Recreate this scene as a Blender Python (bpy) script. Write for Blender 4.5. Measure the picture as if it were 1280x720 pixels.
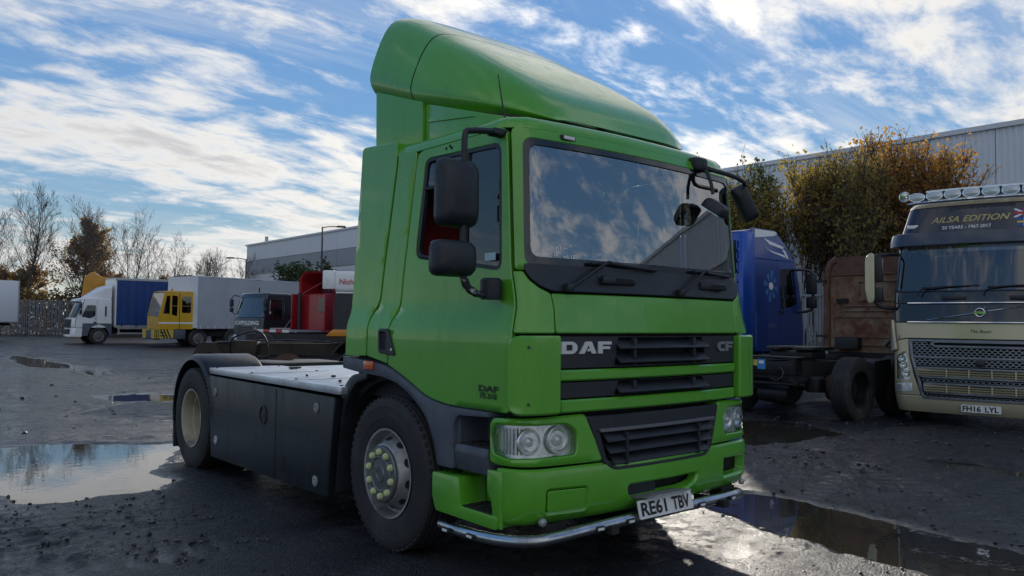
import bpy, bmesh, math, random
import numpy as np
from mathutils import Vector, Matrix
from mathutils.geometry import delaunay_2d_cdt
R = math.radians
for o in list(bpy.data.objects): bpy.data.objects.remove(o)
scene = bpy.context.scene
COL = scene.collection

# ------------------------------------------------------------------ camera
cd = bpy.data.cameras.new('camera'); cam = bpy.data.objects.new('camera', cd); COL.objects.link(cam)
scene.camera = cam
YAW, PITCH, ROLL = 0.702, 0.043, 0.011
fw = Vector((math.sin(YAW)*math.cos(PITCH), math.cos(YAW)*math.cos(PITCH), math.sin(PITCH)))
rt = Vector((math.cos(YAW), -math.sin(YAW), 0)); up = rt.cross(fw)
r2 = math.cos(ROLL)*rt + math.sin(ROLL)*up; u2 = -math.sin(ROLL)*rt + math.cos(ROLL)*up
M4 = Matrix((r2, u2, -fw)).transposed().to_4x4(); M4.translation = Vector((-4.057, -3.324, 1.541))
cam.matrix_world = M4
cd.sensor_fit = 'HORIZONTAL'; cd.sensor_width = 36; cd.lens = 36*989/1280
cd.clip_start = .05; cd.clip_end = 6000

# ------------------------------------------------------------------ sky and sun
SUN_EL, SUN_AZ = R(15), R(46)           # azimuth measured from +Y towards +X
SUNDIR = Vector((math.sin(SUN_AZ)*math.cos(SUN_EL), math.cos(SUN_AZ)*math.cos(SUN_EL), math.sin(SUN_EL)))
world = bpy.data.worlds.new('World'); scene.world = world; world.use_nodes = True
def build_world():
    nt = world.node_tree; nt.nodes.clear(); N = nt.nodes.new; L = nt.links.new
    def math_(op, a, b=None, clamp=False):
        n = N('ShaderNodeMath'); n.operation = op; n.use_clamp = clamp
        for i, v in enumerate((a, b)):
            if v is None: continue
            if isinstance(v, (int, float)): n.inputs[i].default_value = v
            else: L(v, n.inputs[i])
        return n.outputs[0]
    def mixc(f, a, b):
        n = N('ShaderNodeMix'); n.data_type = 'RGBA'
        for i, v in ((0, f), (6, a), (7, b)):
            if isinstance(v, (int, float)): n.inputs[i].default_value = v
            elif isinstance(v, tuple): n.inputs[i].default_value = v
            else: L(v, n.inputs[i])
        return n.outputs[2]
    def ramp(v, a, b, smooth=True):
        n = N('ShaderNodeMapRange'); n.interpolation_type = 'SMOOTHSTEP' if smooth else 'LINEAR'
        L(v, n.inputs[0]); n.inputs[1].default_value = a; n.inputs[2].default_value = b
        return n.outputs[0]
    sky = N('ShaderNodeTexSky'); sky.sky_type = 'NISHITA'; sky.sun_disc = False
    sky.sun_elevation = SUN_EL; sky.sun_rotation = SUN_AZ; sky.altitude = 50
    sky.air_density = 1.0; sky.dust_density = 0.0; sky.ozone_density = 3.0
    tc = N('ShaderNodeTexCoord'); sp = N('ShaderNodeSeparateXYZ'); L(tc.outputs['Generated'], sp.inputs[0])
    x, y, z = sp.outputs
    zc = math_('ADD', math_('MAXIMUM', z, 0.0), .20)
    cb = N('ShaderNodeCombineXYZ'); L(math_('DIVIDE', x, zc), cb.inputs[0]); L(math_('DIVIDE', y, zc), cb.inputs[1])
    P = cb.outputs[0]
    def noise(scale, detail, rough, dist, off, stretch=(1,1,1), rot=0):
        mp = N('ShaderNodeMapping'); L(P, mp.inputs[0]); mp.inputs['Location'].default_value = off
        mp.inputs['Scale'].default_value = stretch; mp.inputs['Rotation'].default_value = (0,0,rot)
        n = N('ShaderNodeTexNoise'); L(mp.outputs[0], n.inputs['Vector'])
        n.inputs['Scale'].default_value = scale; n.inputs['Detail'].default_value = detail
        n.inputs['Roughness'].default_value = rough; n.inputs['Distortion'].default_value = dist
        return n.outputs[0]
    big = noise(.42, 2, .5, .4, SKY_OFF, (1,1,1), 0)                       # where the cloud fields lie
    band = noise(1.5, 5, .55, .6, (4,1,0), (.45,1.25,1), R(SKY_ROT))       # streets of cloud inside the fields
    puff = noise(5.2, 7, .62, .25, (9,2,0), (.75,1.3,1), R(SKY_ROT))       # single puffs
    wisp = noise(1.1, 6, .68, 1.2, (1,7,0), (.35,2.2,1), R(SKY_ROT+25))
    cov = math_('ADD', math_('MULTIPLY', big, 1.10), math_('ADD', math_('MULTIPLY', band, .60), math_('MULTIPLY', puff, .80)))
    dens = ramp(cov, 1.17, 1.42)
    thin = math_('MULTIPLY', ramp(math_('ADD', math_('MULTIPLY', wisp, .8), math_('MULTIPLY', big, .6)), .66, .98), .42)
    dens = math_('MAXIMUM', dens, thin)
    hz = ramp(z, .0, .16)                                                  # cloud streets merge to a veil low down
    dens = math_('ADD', math_('MULTIPLY', dens, math_('ADD', math_('MULTIPLY', hz, .35), .62)), math_('MULTIPLY', math_('SUBTRACT', 1.0, hz), .35), True)
    dt = N('ShaderNodeVectorMath'); dt.operation = 'DOT_PRODUCT'; L(tc.outputs['Generated'], dt.inputs[0]); dt.inputs[1].default_value = SUNDIR
    d = math_('MAXIMUM', dt.outputs['Value'], 0.0)
    glow = math_('ADD', math_('MULTIPLY', math_('POWER', d, 6.0), .35), math_('MULTIPLY', math_('POWER', d, 60.0), .6))
    core = ramp(cov, 1.34, 1.62)
    lit = mixc(core, (5.7, 5.75, 5.9, 1), (3.5, 3.65, 4.0, 1))
    warm = mixc(math_('MULTIPLY', math_('POWER', d, 5.0), .8, True), (1, 1, 1, 1), (1.06, .98, .84, 1))
    m = N('ShaderNodeMix'); m.data_type = 'RGBA'; m.blend_type = 'MULTIPLY'; m.inputs[0].default_value = 1; L(lit, m.inputs[6]); L(warm, m.inputs[7])
    sc = N('ShaderNodeVectorMath'); sc.operation = 'SCALE'; L(m.outputs[2], sc.inputs[0]); L(math_('ADD', glow, .93), sc.inputs['Scale'])
    sk = N('ShaderNodeMix'); sk.data_type = 'RGBA'; sk.blend_type = 'MULTIPLY'; sk.inputs[0].default_value = 1
    L(sky.outputs[0], sk.inputs[6]); sk.inputs[7].default_value = SKY_TINT
    lum = N('ShaderNodeRGBToBW'); L(sk.outputs[2], lum.inputs[0])
    cmp_ = N('ShaderNodeVectorMath'); cmp_.operation = 'SCALE'; L(sk.outputs[2], cmp_.inputs[0])
    L(math_('DIVIDE', SKY_GAIN, math_('ADD', math_('MULTIPLY', lum.outputs[0], SKY_KNEE), 1.0)), cmp_.inputs['Scale'])
    col = mixc(dens, cmp_.outputs[0], sc.outputs[0])
    bg = N('ShaderNodeBackground'); L(col, bg.inputs[0]); bg.inputs[1].default_value = .105
    out = N('ShaderNodeOutputWorld'); L(bg.outputs[0], out.inputs[0])
SKY_OFF, SKY_ROT, SKY_TINT, SKY_GAIN, SKY_KNEE = (88.2, 41.3, 0), -20, (.86, .95, 1.04, 1), 1.75, .42
build_world()
sl = bpy.data.lights.new('sun', 'SUN'); sl.energy = 2.1; sl.angle = R(1.2); sl.color = (1, .93, .82)
sun = bpy.data.objects.new('sun', sl); COL.objects.link(sun); sun.rotation_euler = (-SUNDIR).to_track_quat('-Z', 'Y').to_euler()
sun.location = (0, 0, 40)
vs = scene.view_settings; vs.view_transform = 'Standard'; vs.look = 'None'; vs.gamma = 1; vs.use_curve_mapping = False; vs.exposure = 0.45
scene.render.engine = 'CYCLES'

# ------------------------------------------------------------------ helpers
PI = math.pi
def link(name, me, parent=None):
    o = bpy.data.objects.new(name, me); COL.objects.link(o)
    if parent is not None: o.parent = parent
    return o
def tag(o, label=None, cat=None, group=None, kind=None):
    if label: o['label'] = label
    if cat: o['category'] = cat
    if group: o['group'] = group
    if kind: o['kind'] = kind
    return o
def empty(name, loc=(0,0,0), rz=0, parent=None):
    o = link(name, None, parent); o.location = loc; o.rotation_euler = (0,0,rz); o.empty_display_size = .2
    return o
def poly_inside(pt, poly):
    x, y = pt; c = False; n = len(poly); j = n-1
    for i in range(n):
        xi, yi = poly[i]; xj, yj = poly[j]
        if (yi > y) != (yj > y) and x < (xj-xi)*(y-yi)/(yj-yi)+xi: c = not c
        j = i
    return c
def area2(p): return sum(p[i][0]*p[(i+1)%len(p)][1]-p[(i+1)%len(p)][0]*p[i][1] for i in range(len(p)))
def fillet(poly, r=.03, n=4, rs=None):
    out = []; m = len(poly)
    for i, p in enumerate(poly):
        rr = rs[i] if rs else r
        a = Vector(poly[i-1]); b = Vector(p); c = Vector(poly[(i+1) % m])
        d1 = (a-b); d2 = (c-b); l1 = d1.length; l2 = d2.length
        if rr <= 0 or l1 < 1e-6 or l2 < 1e-6: out.append(tuple(b)); continue
        d1 /= l1; d2 /= l2; k = min(rr, l1*.48, l2*.48)
        p0 = b+d1*k; p2 = b+d2*k
        for t in range(n+1):
            s = t/n; out.append(tuple(p0*(1-s)**2 + b*2*s*(1-s) + p2*s*s))
    return out
def resample(poly, step):
    out = []
    for i, a in enumerate(poly):
        b = poly[(i+1) % len(poly)]; l = math.dist(a, b); k = max(1, int(math.ceil(l/step)))
        for t in range(k): out.append((a[0]+(b[0]-a[0])*t/k, a[1]+(b[1]-a[1])*t/k))
    return out
def inset(poly, d):
    n = len(poly); s = 1 if area2(poly) > 0 else -1; out = []
    for i in range(n):
        a, b, c = poly[i-1], poly[i], poly[(i+1) % n]
        e1 = Vector((b[0]-a[0], b[1]-a[1])); e2 = Vector((c[0]-b[0], c[1]-b[1]))
        if e1.length < 1e-9 or e2.length < 1e-9: out.append(b); continue
        n1 = Vector((-e1.y, e1.x)).normalized()*s; n2 = Vector((-e2.y, e2.x)).normalized()*s
        m = n1+n2; l = m.length
        if l < 1e-6: out.append(b); continue
        m /= l; k = d/max(.4, m.dot(n1)); out.append((b[0]+m.x*k, b[1]+m.y*k))
    return out
def cdt(outer, holes=(), step=None):
    pts = [Vector(p) for p in outer]; edges = [(i, (i+1) % len(outer)) for i in range(len(outer))]
    for h in holes:
        b = len(pts); pts += [Vector(p) for p in h]; edges += [(b+i, b+(i+1) % len(h)) for i in range(len(h))]
    nb = len(pts)
    if step:
        xs = [p[0] for p in outer]; ys = [p[1] for p in outer]
        nx = int((max(xs)-min(xs))/step)+1; ny = int((max(ys)-min(ys))/step)+1
        allp = list(outer)+[q for h in holes for q in h]
        A = np.array(allp)
        for i in range(nx):
            for j in range(ny):
                q = (min(xs)+(i+.5)*step, min(ys)+(j+.5)*step)
                if poly_inside(q, outer) and not any(poly_inside(q, h) for h in holes) and ((A-np.array(q))**2).sum(1).min() > (step*.35)**2:
                    pts.append(Vector(q))
    v, e, f, ov, oe, of = delaunay_2d_cdt(pts, edges, [], 0, 1e-6)
    tris = []
    for t in f:
        c = (sum(v[k][0] for k in t)/3, sum(v[k][1] for k in t)/3)
        if poly_inside(c, outer) and not any(poly_inside(c, h) for h in holes): tris.append(t)
    idx = {}
    for k, l in enumerate(ov):
        for q in l: idx[q] = k
    return [tuple(q) for q in v], tris, idx
def finish(me, ang=35):
    me.shade_smooth(); me.set_sharp_from_angle(angle=R(ang))
class MB:
    def __init__(s): s.v = []; s.f = []
    def add(s, vs, fs):
        b = len(s.v); s.v += [tuple(p) for p in vs]; s.f += [tuple(i+b for i in f) for f in fs]; return s
    def box(s, c, d, rot=None, taper=1):
        vs = []
        for z in (-.5, .5):
            k = taper if z > 0 else 1
            for x, y in ((-.5,-.5),(.5,-.5),(.5,.5),(-.5,.5)):
                p = Vector((x*d[0]*k, y*d[1]*k, z*d[2]))
                if rot is not None: p = rot @ p
                vs.append(p+Vector(c))
        return s.add(vs, [(3,2,1,0),(4,5,6,7),(0,1,5,4),(1,2,6,5),(2,3,7,6),(3,0,4,7)])
    def bb(s, x0, x1, y0, y1, z0, z1): return s.box(((x0+x1)/2,(y0+y1)/2,(z0+z1)/2), (abs(x1-x0),abs(y1-y0),abs(z1-z0)))
    def tube(s, pts, r, n=8, caps=True, rs=None):
        pts = [Vector(p) for p in pts]; m = len(pts); ref = None; vs = []
        for i, p in enumerate(pts):
            t = (pts[min(i+1, m-1)]-pts[max(i-1, 0)]).normalized()
            if ref is None: ref = t.orthogonal().normalized()
            else:
                ref = (ref-t*ref.dot(t))
                ref = ref.normalized() if ref.length > 1e-5 else t.orthogonal().normalized()
            b = t.cross(ref); rr = rs[i] if rs else r
            vs += [p+(ref*math.cos(2*PI*k/n)+b*math.sin(2*PI*k/n))*rr for k in range(n)]
        fs = [(i*n+k, i*n+(k+1) % n, (i+1)*n+(k+1) % n, (i+1)*n+k) for i in range(m-1) for k in range(n)]
        if caps: fs += [tuple(range(n-1, -1, -1)), tuple((m-1)*n+k for k in range(n))]
        return s.add(vs, fs)
    def lathe(s, prof, n=32, T=None, closed=False, a0=0, a1=2*PI):
        # prof (radius, height) round z; T maps the point
        full = abs(a1-a0-2*PI) < 1e-6; k = n if full else n+1; vs = []
        for (r, h) in prof:
            for i in range(k):
                a = a0+(a1-a0)*i/n; p = Vector((r*math.cos(a), r*math.sin(a), h)); vs.append(T(p) if T else p)
        fs = []; m = len(prof)
        for j in range(m if closed else m-1):
            for i in range(n):
                a = j*k+i; b = j*k+(i+1) % k; j2 = (j+1) % m
                fs.append((a, b, j2*k+(i+1) % k, j2*k+i))
        return s.add(vs, fs)
    def prism(s, outer, T, d, holes=()):
        # polygon with holes in (a,b), thickness 0..d through T(a,b,c)
        v, t, idx = cdt(outer, holes); n = len(v)
        vs = [T(a, b, 0) for a, b in v]+[T(a, b, d) for a, b in v]
        fs = [tuple(q) for q in t]+[tuple(n+k for k in reversed(q)) for q in t]
        base = 0
        for loop in [outer]+list(holes):
            m = len(loop)
            for i in range(m):
                a = idx.get(base+i); b = idx.get(base+(i+1) % m)
                if a is None or b is None or a == b: continue
                fs.append((a, b, n+b, n+a))
            base += m
        return s.add(vs, fs)
    def loft(s, rings, closed=True, caps=True):
        n = len(rings[0]); vs = [p for r in rings for p in r]; fs = []
        for j in range(len(rings)-1):
            for i in range(n if closed else n-1): fs.append((j*n+i, j*n+(i+1) % n, (j+1)*n+(i+1) % n, (j+1)*n+i))
        if caps and closed: fs += [tuple(range(n-1, -1, -1)), tuple((len(rings)-1)*n+k for k in range(n))]
        return s.add(vs, fs)
    def mesh(s, name, mat, bevel=0, ang=35, seg=2, recalc=True):
        me = bpy.data.meshes.new(name); me.from_pydata(s.v, [], s.f)
        if bevel or recalc:
            bm = bmesh.new(); bm.from_mesh(me)
            if recalc: bmesh.ops.recalc_face_normals(bm, faces=bm.faces)
            if bevel:
                bm.normal_update()
                es = [e for e in bm.edges if len(e.link_faces) == 2 and e.calc_face_angle(0) > R(30)]
                bmesh.ops.bevel(bm, geom=es, offset=bevel, segments=seg, affect='EDGES', profile=.5, clamp_overlap=True)
            bm.to_mesh(me); bm.free()
        if mat is not None: me.materials.append(mat)
        finish(me, ang); return me
    def build(s, name, mat, parent=None, bevel=0, ang=35, seg=2): return link(name, s.mesh(name, mat, bevel, ang, seg), parent)

_tc = {}
def text_mesh(s, size=1.0, bold=0.0, shear=0.0, xs=1.0, spacing=1.0):
    k = (s, bold, shear, spacing)
    if k not in _tc:
        cu = bpy.data.curves.new('txt', 'FONT'); cu.body = s; cu.size = 1; cu.offset = bold; cu.shear = shear; cu.space_character = spacing
        cu.align_x = 'CENTER'; cu.align_y = 'CENTER'; cu.resolution_u = 3
        o = bpy.data.objects.new('txt', cu); COL.objects.link(o)
        dg = bpy.context.evaluated_depsgraph_get(); me = bpy.data.meshes.new_from_object(o.evaluated_get(dg))
        _tc[k] = ([tuple(v.co) for v in me.vertices], [tuple(p.vertices) for p in me.polygons])
        bpy.data.objects.remove(o); bpy.data.curves.remove(cu); bpy.data.meshes.remove(me)
    v, f = _tc[k]
    return [(a*size*xs, b*size, c) for a, b, c in v], f
def lettering(name, s, T, size, mat, parent, **kw):
    v, f = text_mesh(s, size, **kw); mb = MB(); mb.add([T(a, b, 0) for a, b, c in v], f)
    me = bpy.data.meshes.new(name); me.from_pydata(mb.v, [], mb.f); me.materials.append(mat)
    return link(name, me, parent)

# plan-view cab body: front at -y, rounded front corners, sides at +-x.  u runs along the outline from the centre of the front
class Cab:
    def __init__(s, w, f, r, yr, bow, W0): s.w, s.f, s.r, s.yr, s.bow, s.a, s.C = w, f, r, yr, bow, W0-r, r*PI/2
    def yc(s, z): th0 = math.atan(2*s.bow/s.a); return s.f(z)+s.bow+s.r*math.cos(th0)
    def base(s, u, z):
        sg = -1 if u < 0 else 1; u = abs(u); w = s.w(z); f = s.f(z); th0 = math.atan(2*s.bow/s.a)
        fx = w-s.r*(1-math.sin(th0))
        if u <= s.a: return Vector((sg*fx*u/s.a, f+s.bow*(u/s.a)**2, z))
        if u <= s.a+s.C:
            th = th0+(PI/2-th0)*(u-s.a)/s.C
            return Vector((sg*(fx+s.r*(math.sin(th)-math.sin(th0))), f+s.bow+s.r*(math.cos(th0)-math.cos(th)), z))
        return Vector((sg*w, s.yc(z)+(u-s.a-s.C)*(s.yr-s.yc(z))/(s.yr-.2), z))
    def nrm(s, u, z):
        e = .004; du = s.base(u+e, z)-s.base(u-e, z); dz = s.base(u, z+e)-s.base(u, z-e)
        n = du.cross(dz); return n.normalized()
    def P(s, u, z, off=0):
        p = s.base(u, z)
        return p+s.nrm(u, z)*off if off else p
    def uv(s, t, sg=1):
        # token ('f',x,z) front, ('s',y,z) side, ('c',degrees,z) corner
        k, a, z = t
        if k == 'f': th0 = math.atan(2*s.bow/s.a); fx = s.w(z)-s.r*(1-math.sin(th0)); return (sg*a/fx*s.a, z)
        if k == 'c': return (sg*(s.a+s.C*a/90), z)
        return (sg*(s.a+s.C+(a-s.yc(z))*(s.yr-.2)/(s.yr-s.yc(z))), z)
def skin(name, S, pts, mat, parent, sg=1, holes=(), r=.02, rs=None, off=0.0, thick=.03, step=.07, lip=.004, raw=False, rings=None, ang=40):
    """panel lying on surface S; pts are tokens (or (u,z) pairs when raw); gets a rounded lip and side walls"""
    conv = (lambda q: q) if raw else (lambda q: S.uv(q, sg))
    def prep(P, rr, rrs): return resample(fillet([conv(q) for q in P], rr, 4, rrs), step)
    O = prep(pts, r, rs); H = [prep(h, hr, None) for h, hr in holes]
    Oi = inset(O, lip); Hi = [inset(h, -lip) for h in H]
    v, t, idx = cdt(Oi, Hi, step)
    vs = [S.P(a, b, off) for a, b in v]; fs = [tuple(q) for q in t]; base = 0
    for loop, src in [(O, Oi)]+list(zip(H, Hi)):
        m = len(loop); b0 = len(vs)
        vs += [S.P(a, b, off-lip) for a, b in loop]; vs += [S.P(a, b, off-thick) for a, b in loop]
        for i in range(m):
            j = (i+1) % m; a = idx.get(base+i); b = idx.get(base+j)
            if a is not None and b is not None and a != b: fs.append((a, b, b0+j, b0+i))
            fs.append((b0+i, b0+j, b0+m+j, b0+m+i))
        base += m
    mb = MB(); mb.add(vs, fs); return mb.build(name, mat, parent, ang=ang)
def interp(*kv):
    xs = [k for k, v in kv]; ys = [v for k, v in kv]
    def g(z):
        if z <= xs[0]: return ys[0]
        for i in range(len(xs)-1):
            if z <= xs[i+1]:
                t = (z-xs[i])/(xs[i+1]-xs[i]); return ys[i]+(ys[i+1]-ys[i])*t
        return ys[-1]
    return g
def smooth(*kv):
    g = interp(*kv)
    return lambda z: (g(z-.03)+2*g(z)+g(z+.03))/4

# ------------------------------------------------------------------ materials
MATS = {}
def mat(name, base, rough=.5, metal=0, var=None, bump=None, coat=0, spec=.5, dirt=None, rvar=0, alpha=None, emit=None, sss=0):
    """var=(scale, amount) brightness variation; bump=(scale, strength, distance); dirt=(colour, scale, low, high, rough)"""
    if name in MATS: return MATS[name]
    m = bpy.data.materials.new(name); m.use_nodes = True; nt = m.node_tree; N = nt.nodes.new; L = nt.links.new
    b = nt.nodes['Principled BSDF']; b.inputs['Base Color'].default_value = (*base, 1); b.inputs['Roughness'].default_value = rough
    b.inputs['Metallic'].default_value = metal; b.inputs['Coat Weight'].default_value = coat; b.inputs['Coat Roughness'].default_value = .06
    b.inputs['Specular IOR Level'].default_value = spec
    tc = N('ShaderNodeTexCoord'); O = tc.outputs['Object']
    def noise(sc, det=6, rough_=.6):
        n = N('ShaderNodeTexNoise'); L(O, n.inputs['Vector']); n.inputs['Scale'].default_value = sc; n.inputs['Detail'].default_value = det; n.inputs['Roughness'].default_value = rough_
        return n.outputs[0]
    def mr(v, a, b_, c, d):
        n = N('ShaderNodeMapRange'); L(v, n.inputs[0])
        for i, q in enumerate((a, b_, c, d)): n.inputs[i+1].default_value = q
        return n.outputs[0]
    col = None
    if var:
        h = N('ShaderNodeHueSaturation'); h.inputs['Color'].default_value = (*base, 1)
        L(mr(noise(var[0]), .3, .7, 1-var[1], 1+var[1]), h.inputs['Value']); col = h.outputs[0]
    if dirt:
        dm = mr(noise(dirt[1], 8, .68), dirt[2], dirt[3], 0, 1)
        mx = N('ShaderNodeMix'); mx.data_type = 'RGBA'; L(dm, mx.inputs[0])
        if col: L(col, mx.inputs[6])
        else: mx.inputs[6].default_value = (*base, 1)
        mx.inputs[7].default_value = (*dirt[0], 1); col = mx.outputs[2]
        if len(dirt) > 4:
            L(mr(dm, 0, 1, rough, dirt[4]), b.inputs['Roughness'])
    elif rvar: L(mr(noise(3.1), .3, .7, max(.02, rough-rvar), rough+rvar), b.inputs['Roughness'])
    if col: L(col, b.inputs['Base Color'])
    if bump:
        bp = N('ShaderNodeBump'); bp.inputs['Strength'].default_value = bump[1]; bp.inputs['Distance'].default_value = bump[2]
        L(noise(bump[0], 5), bp.inputs['Height']); L(bp.outputs[0], b.inputs['Normal'])
    if emit: b.inputs['Emission Color'].default_value = (*emit[0], 1); b.inputs['Emission Strength'].default_value = emit[1]
    MATS[name] = m; return m
def glass(name, tint=(.5,.55,.6), ior=1.6, rough=0.0, ripple=0, fmin=.0):
    m = bpy.data.materials.new(name); m.use_nodes = True; nt = m.node_tree; nt.nodes.clear(); N = nt.nodes.new; L = nt.links.new
    t = N('ShaderNodeBsdfTransparent'); t.inputs[0].default_value = (*tint, 1)
    g = N('ShaderNodeBsdfGlossy'); g.inputs['Roughness'].default_value = rough; g.inputs[0].default_value = (1,1,1,1)
    fr = N('ShaderNodeFresnel'); fr.inputs[0].default_value = ior
    if ripple:
        tc = N('ShaderNodeTexCoord'); n = N('ShaderNodeTexNoise'); L(tc.outputs['Object'], n.inputs['Vector']); n.inputs['Scale'].default_value = 2.2; n.inputs['Detail'].default_value = 1
        bp = N('ShaderNodeBump'); bp.inputs['Strength'].default_value = ripple; bp.inputs['Distance'].default_value = .02; L(n.outputs[0], bp.inputs['Height']); L(bp.outputs[0], g.inputs['Normal'])
    mx = N('ShaderNodeMixShader'); L(fr.outputs[0], mx.inputs[0]); L(t.outputs[0], mx.inputs[1]); L(g.outputs[0], mx.inputs[2])
    o = N('ShaderNodeOutputMaterial'); L(mx.outputs[0], o.inputs[0]); MATS[name] = m; return m
GRIME = (.045, .042, .038)
green = mat('green_paint', (.105, .385, .028), .30, var=(1.3, .06), coat=.6, rvar=.06, bump=(9, .05, .004))
def weather(m, streak=(.10,.12,.07), amt=.35, chips=(.42,.46,.38), camt=.5):
    # road film in long runs and small chips, laid over whatever feeds the base colour
    nt = m.node_tree; N = nt.nodes.new; L = nt.links.new; b = nt.nodes['Principled BSDF']; src = b.inputs['Base Color'].links[0].from_socket if b.inputs['Base Color'].links else None
    tc = N('ShaderNodeTexCoord')
    def nz(sc, st, det, a, c, hi):
        mp = N('ShaderNodeMapping'); mp.inputs['Scale'].default_value = st; L(tc.outputs['Object'], mp.inputs[0]); n = N('ShaderNodeTexNoise'); n.inputs['Scale'].default_value = sc; n.inputs['Detail'].default_value = det; n.inputs['Roughness'].default_value = .68; L(mp.outputs[0], n.inputs['Vector'])
        r = N('ShaderNodeMapRange'); L(n.outputs[0], r.inputs[0]); r.inputs[1].default_value = a; r.inputs[2].default_value = c; r.inputs[4].default_value = hi; return r.outputs[0]
    def over(col, f, c):
        x = N('ShaderNodeMix'); x.data_type = 'RGBA'; L(f, x.inputs[0])
        if col is None: x.inputs[6].default_value = b.inputs['Base Color'].default_value
        else: L(col, x.inputs[6])
        x.inputs[7].default_value = (*c, 1); return x.outputs[2]
    f1 = nz(1.0, (7,7,.55), 6, .50, .78, amt); f2 = nz(1.7, (1,1,1), 7, .52, .80, amt*.9); f3 = nz(26, (1,1,1), 2, .735, .76, camt)
    col = over(over(over(src, f1, streak), f2, streak), f3, chips); L(col, b.inputs['Base Color'])
    ad = N('ShaderNodeMath'); ad.operation = 'ADD'; L(f1, ad.inputs[0]); L(f2, ad.inputs[1]); r = N('ShaderNodeMapRange'); L(ad.outputs[0], r.inputs[0]); r.inputs[3].default_value = b.inputs['Roughness'].default_value*.85; r.inputs[4].default_value = min(.9, b.inputs['Roughness'].default_value+.35); L(r.outputs[0], b.inputs['Roughness'])
    cw = N('ShaderNodeMapRange'); L(ad.outputs[0], cw.inputs[0]); cw.inputs[2].default_value = .5; cw.inputs[3].default_value = b.inputs['Coat Weight'].default_value; cw.inputs[4].default_value = 0; L(cw.outputs[0], b.inputs['Coat Weight'])
weather(green, (.085,.20,.045), .22, (.40,.46,.36), .4)
black_pl = mat('black_plastic', (.018, .021, .027), .48, var=(6, .25), rvar=.12, bump=(160, .15, .002))
grey_pl = mat('grey_plastic', (.085, .10, .13), .55, var=(3, .18), dirt=(GRIME, 2.3, .5, .8, .7))
navy_pl = mat('navy_panel', (.011, .015, .024), .42, spec=.32, var=(2, .3), dirt=((.05,.052,.055), 1.6, .56, .9, .6))
weather(navy_pl, (.045,.046,.048), .55, (.12,.12,.12), .4)
rubber = mat('rubber', (.022, .022, .024), .72, var=(5, .25), dirt=((.07,.066,.06), 3.2, .52, .85, .85), bump=(60, .25, .004))
darkmetal = mat('dark_metal', (.03, .03, .032), .6, .3, var=(4, .3), dirt=((.08,.055,.035), 3, .55, .85, .85))
void = mat('dark_inside', (.012, .012, .014), .8)
alu = mat('aluminium', (.62, .64, .67), .38, .75, var=(2.2, .15), dirt=((.28,.27,.26), 2.4, .5, .85, .6), bump=(70, .2, .003))
steel = mat('stainless_steel', (.55, .56, .58), .24, 1, var=(4, .2), dirt=((.2,.19,.18), 5, .5, .8, .5))
chrome = mat('chrome', (.75, .77, .8), .08, 1, dirt=((.45,.45,.46), 6, .5, .8, .25))
rimsteel = mat('rim_steel', (.42, .42, .42), .48, .55, var=(4, .25), dirt=((.09,.075,.06), 3, .45, .75, .8))
rimcream = mat('rim_cream', (.42, .38, .29), .6, 0, var=(3, .2), dirt=((.10,.085,.07), 3, .48, .75, .85))
hubgrey = mat('hub_grey', (.16, .165, .17), .4, .5, var=(5, .2), dirt=(GRIME, 4, .55, .8, .7))
lime = mat('lime_plastic', (.60, .67, .33), .55, dirt=((.26,.26,.2), 40, .48, .66))
white_p = mat('white_paint', (.78, .79, .80), .35, var=(.8, .06), coat=.3, dirt=((.33,.32,.30), .9, .58, .9, .5))
plate_w = mat('plate_white', (.78, .78, .76), .4, dirt=((.4,.39,.36), 9, .55, .85))
ink = mat('black_ink', (.012, .012, .014), .5)
white_ink = mat('white_ink', (.8, .8, .8), .5)
silver = mat('silver_letters', (.62, .63, .66), .3, .5)
amber = mat('amber_lens', (.62, .10, .02), .25, coat=.5)
redlens = mat('red_lens', (.45, .015, .015), .25, coat=.5)
lensclear = glass('lamp_glass', (.98, .985, .99), 1.5)
reflector = mat('lamp_reflector', (.93, .94, .96), .30, .75, var=(22, .22))
screen_glass = glass('windscreen_glass', (.64, .70, .72), 3.3, 0, .05)
side_glass = glass('side_glass', (.62, .66, .67), 1.9, 0, .04)
dark_glass = glass('dark_glass', (.10, .12, .14), 1.8, 0, .05)
interior = mat('cab_interior', (.10, .10, .105), .8, var=(3, .2))

weather(white_p, (.30,.29,.27), .4)
weather(grey_pl, (.05,.048,.045), .5, (.2,.2,.2), .4)

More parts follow.
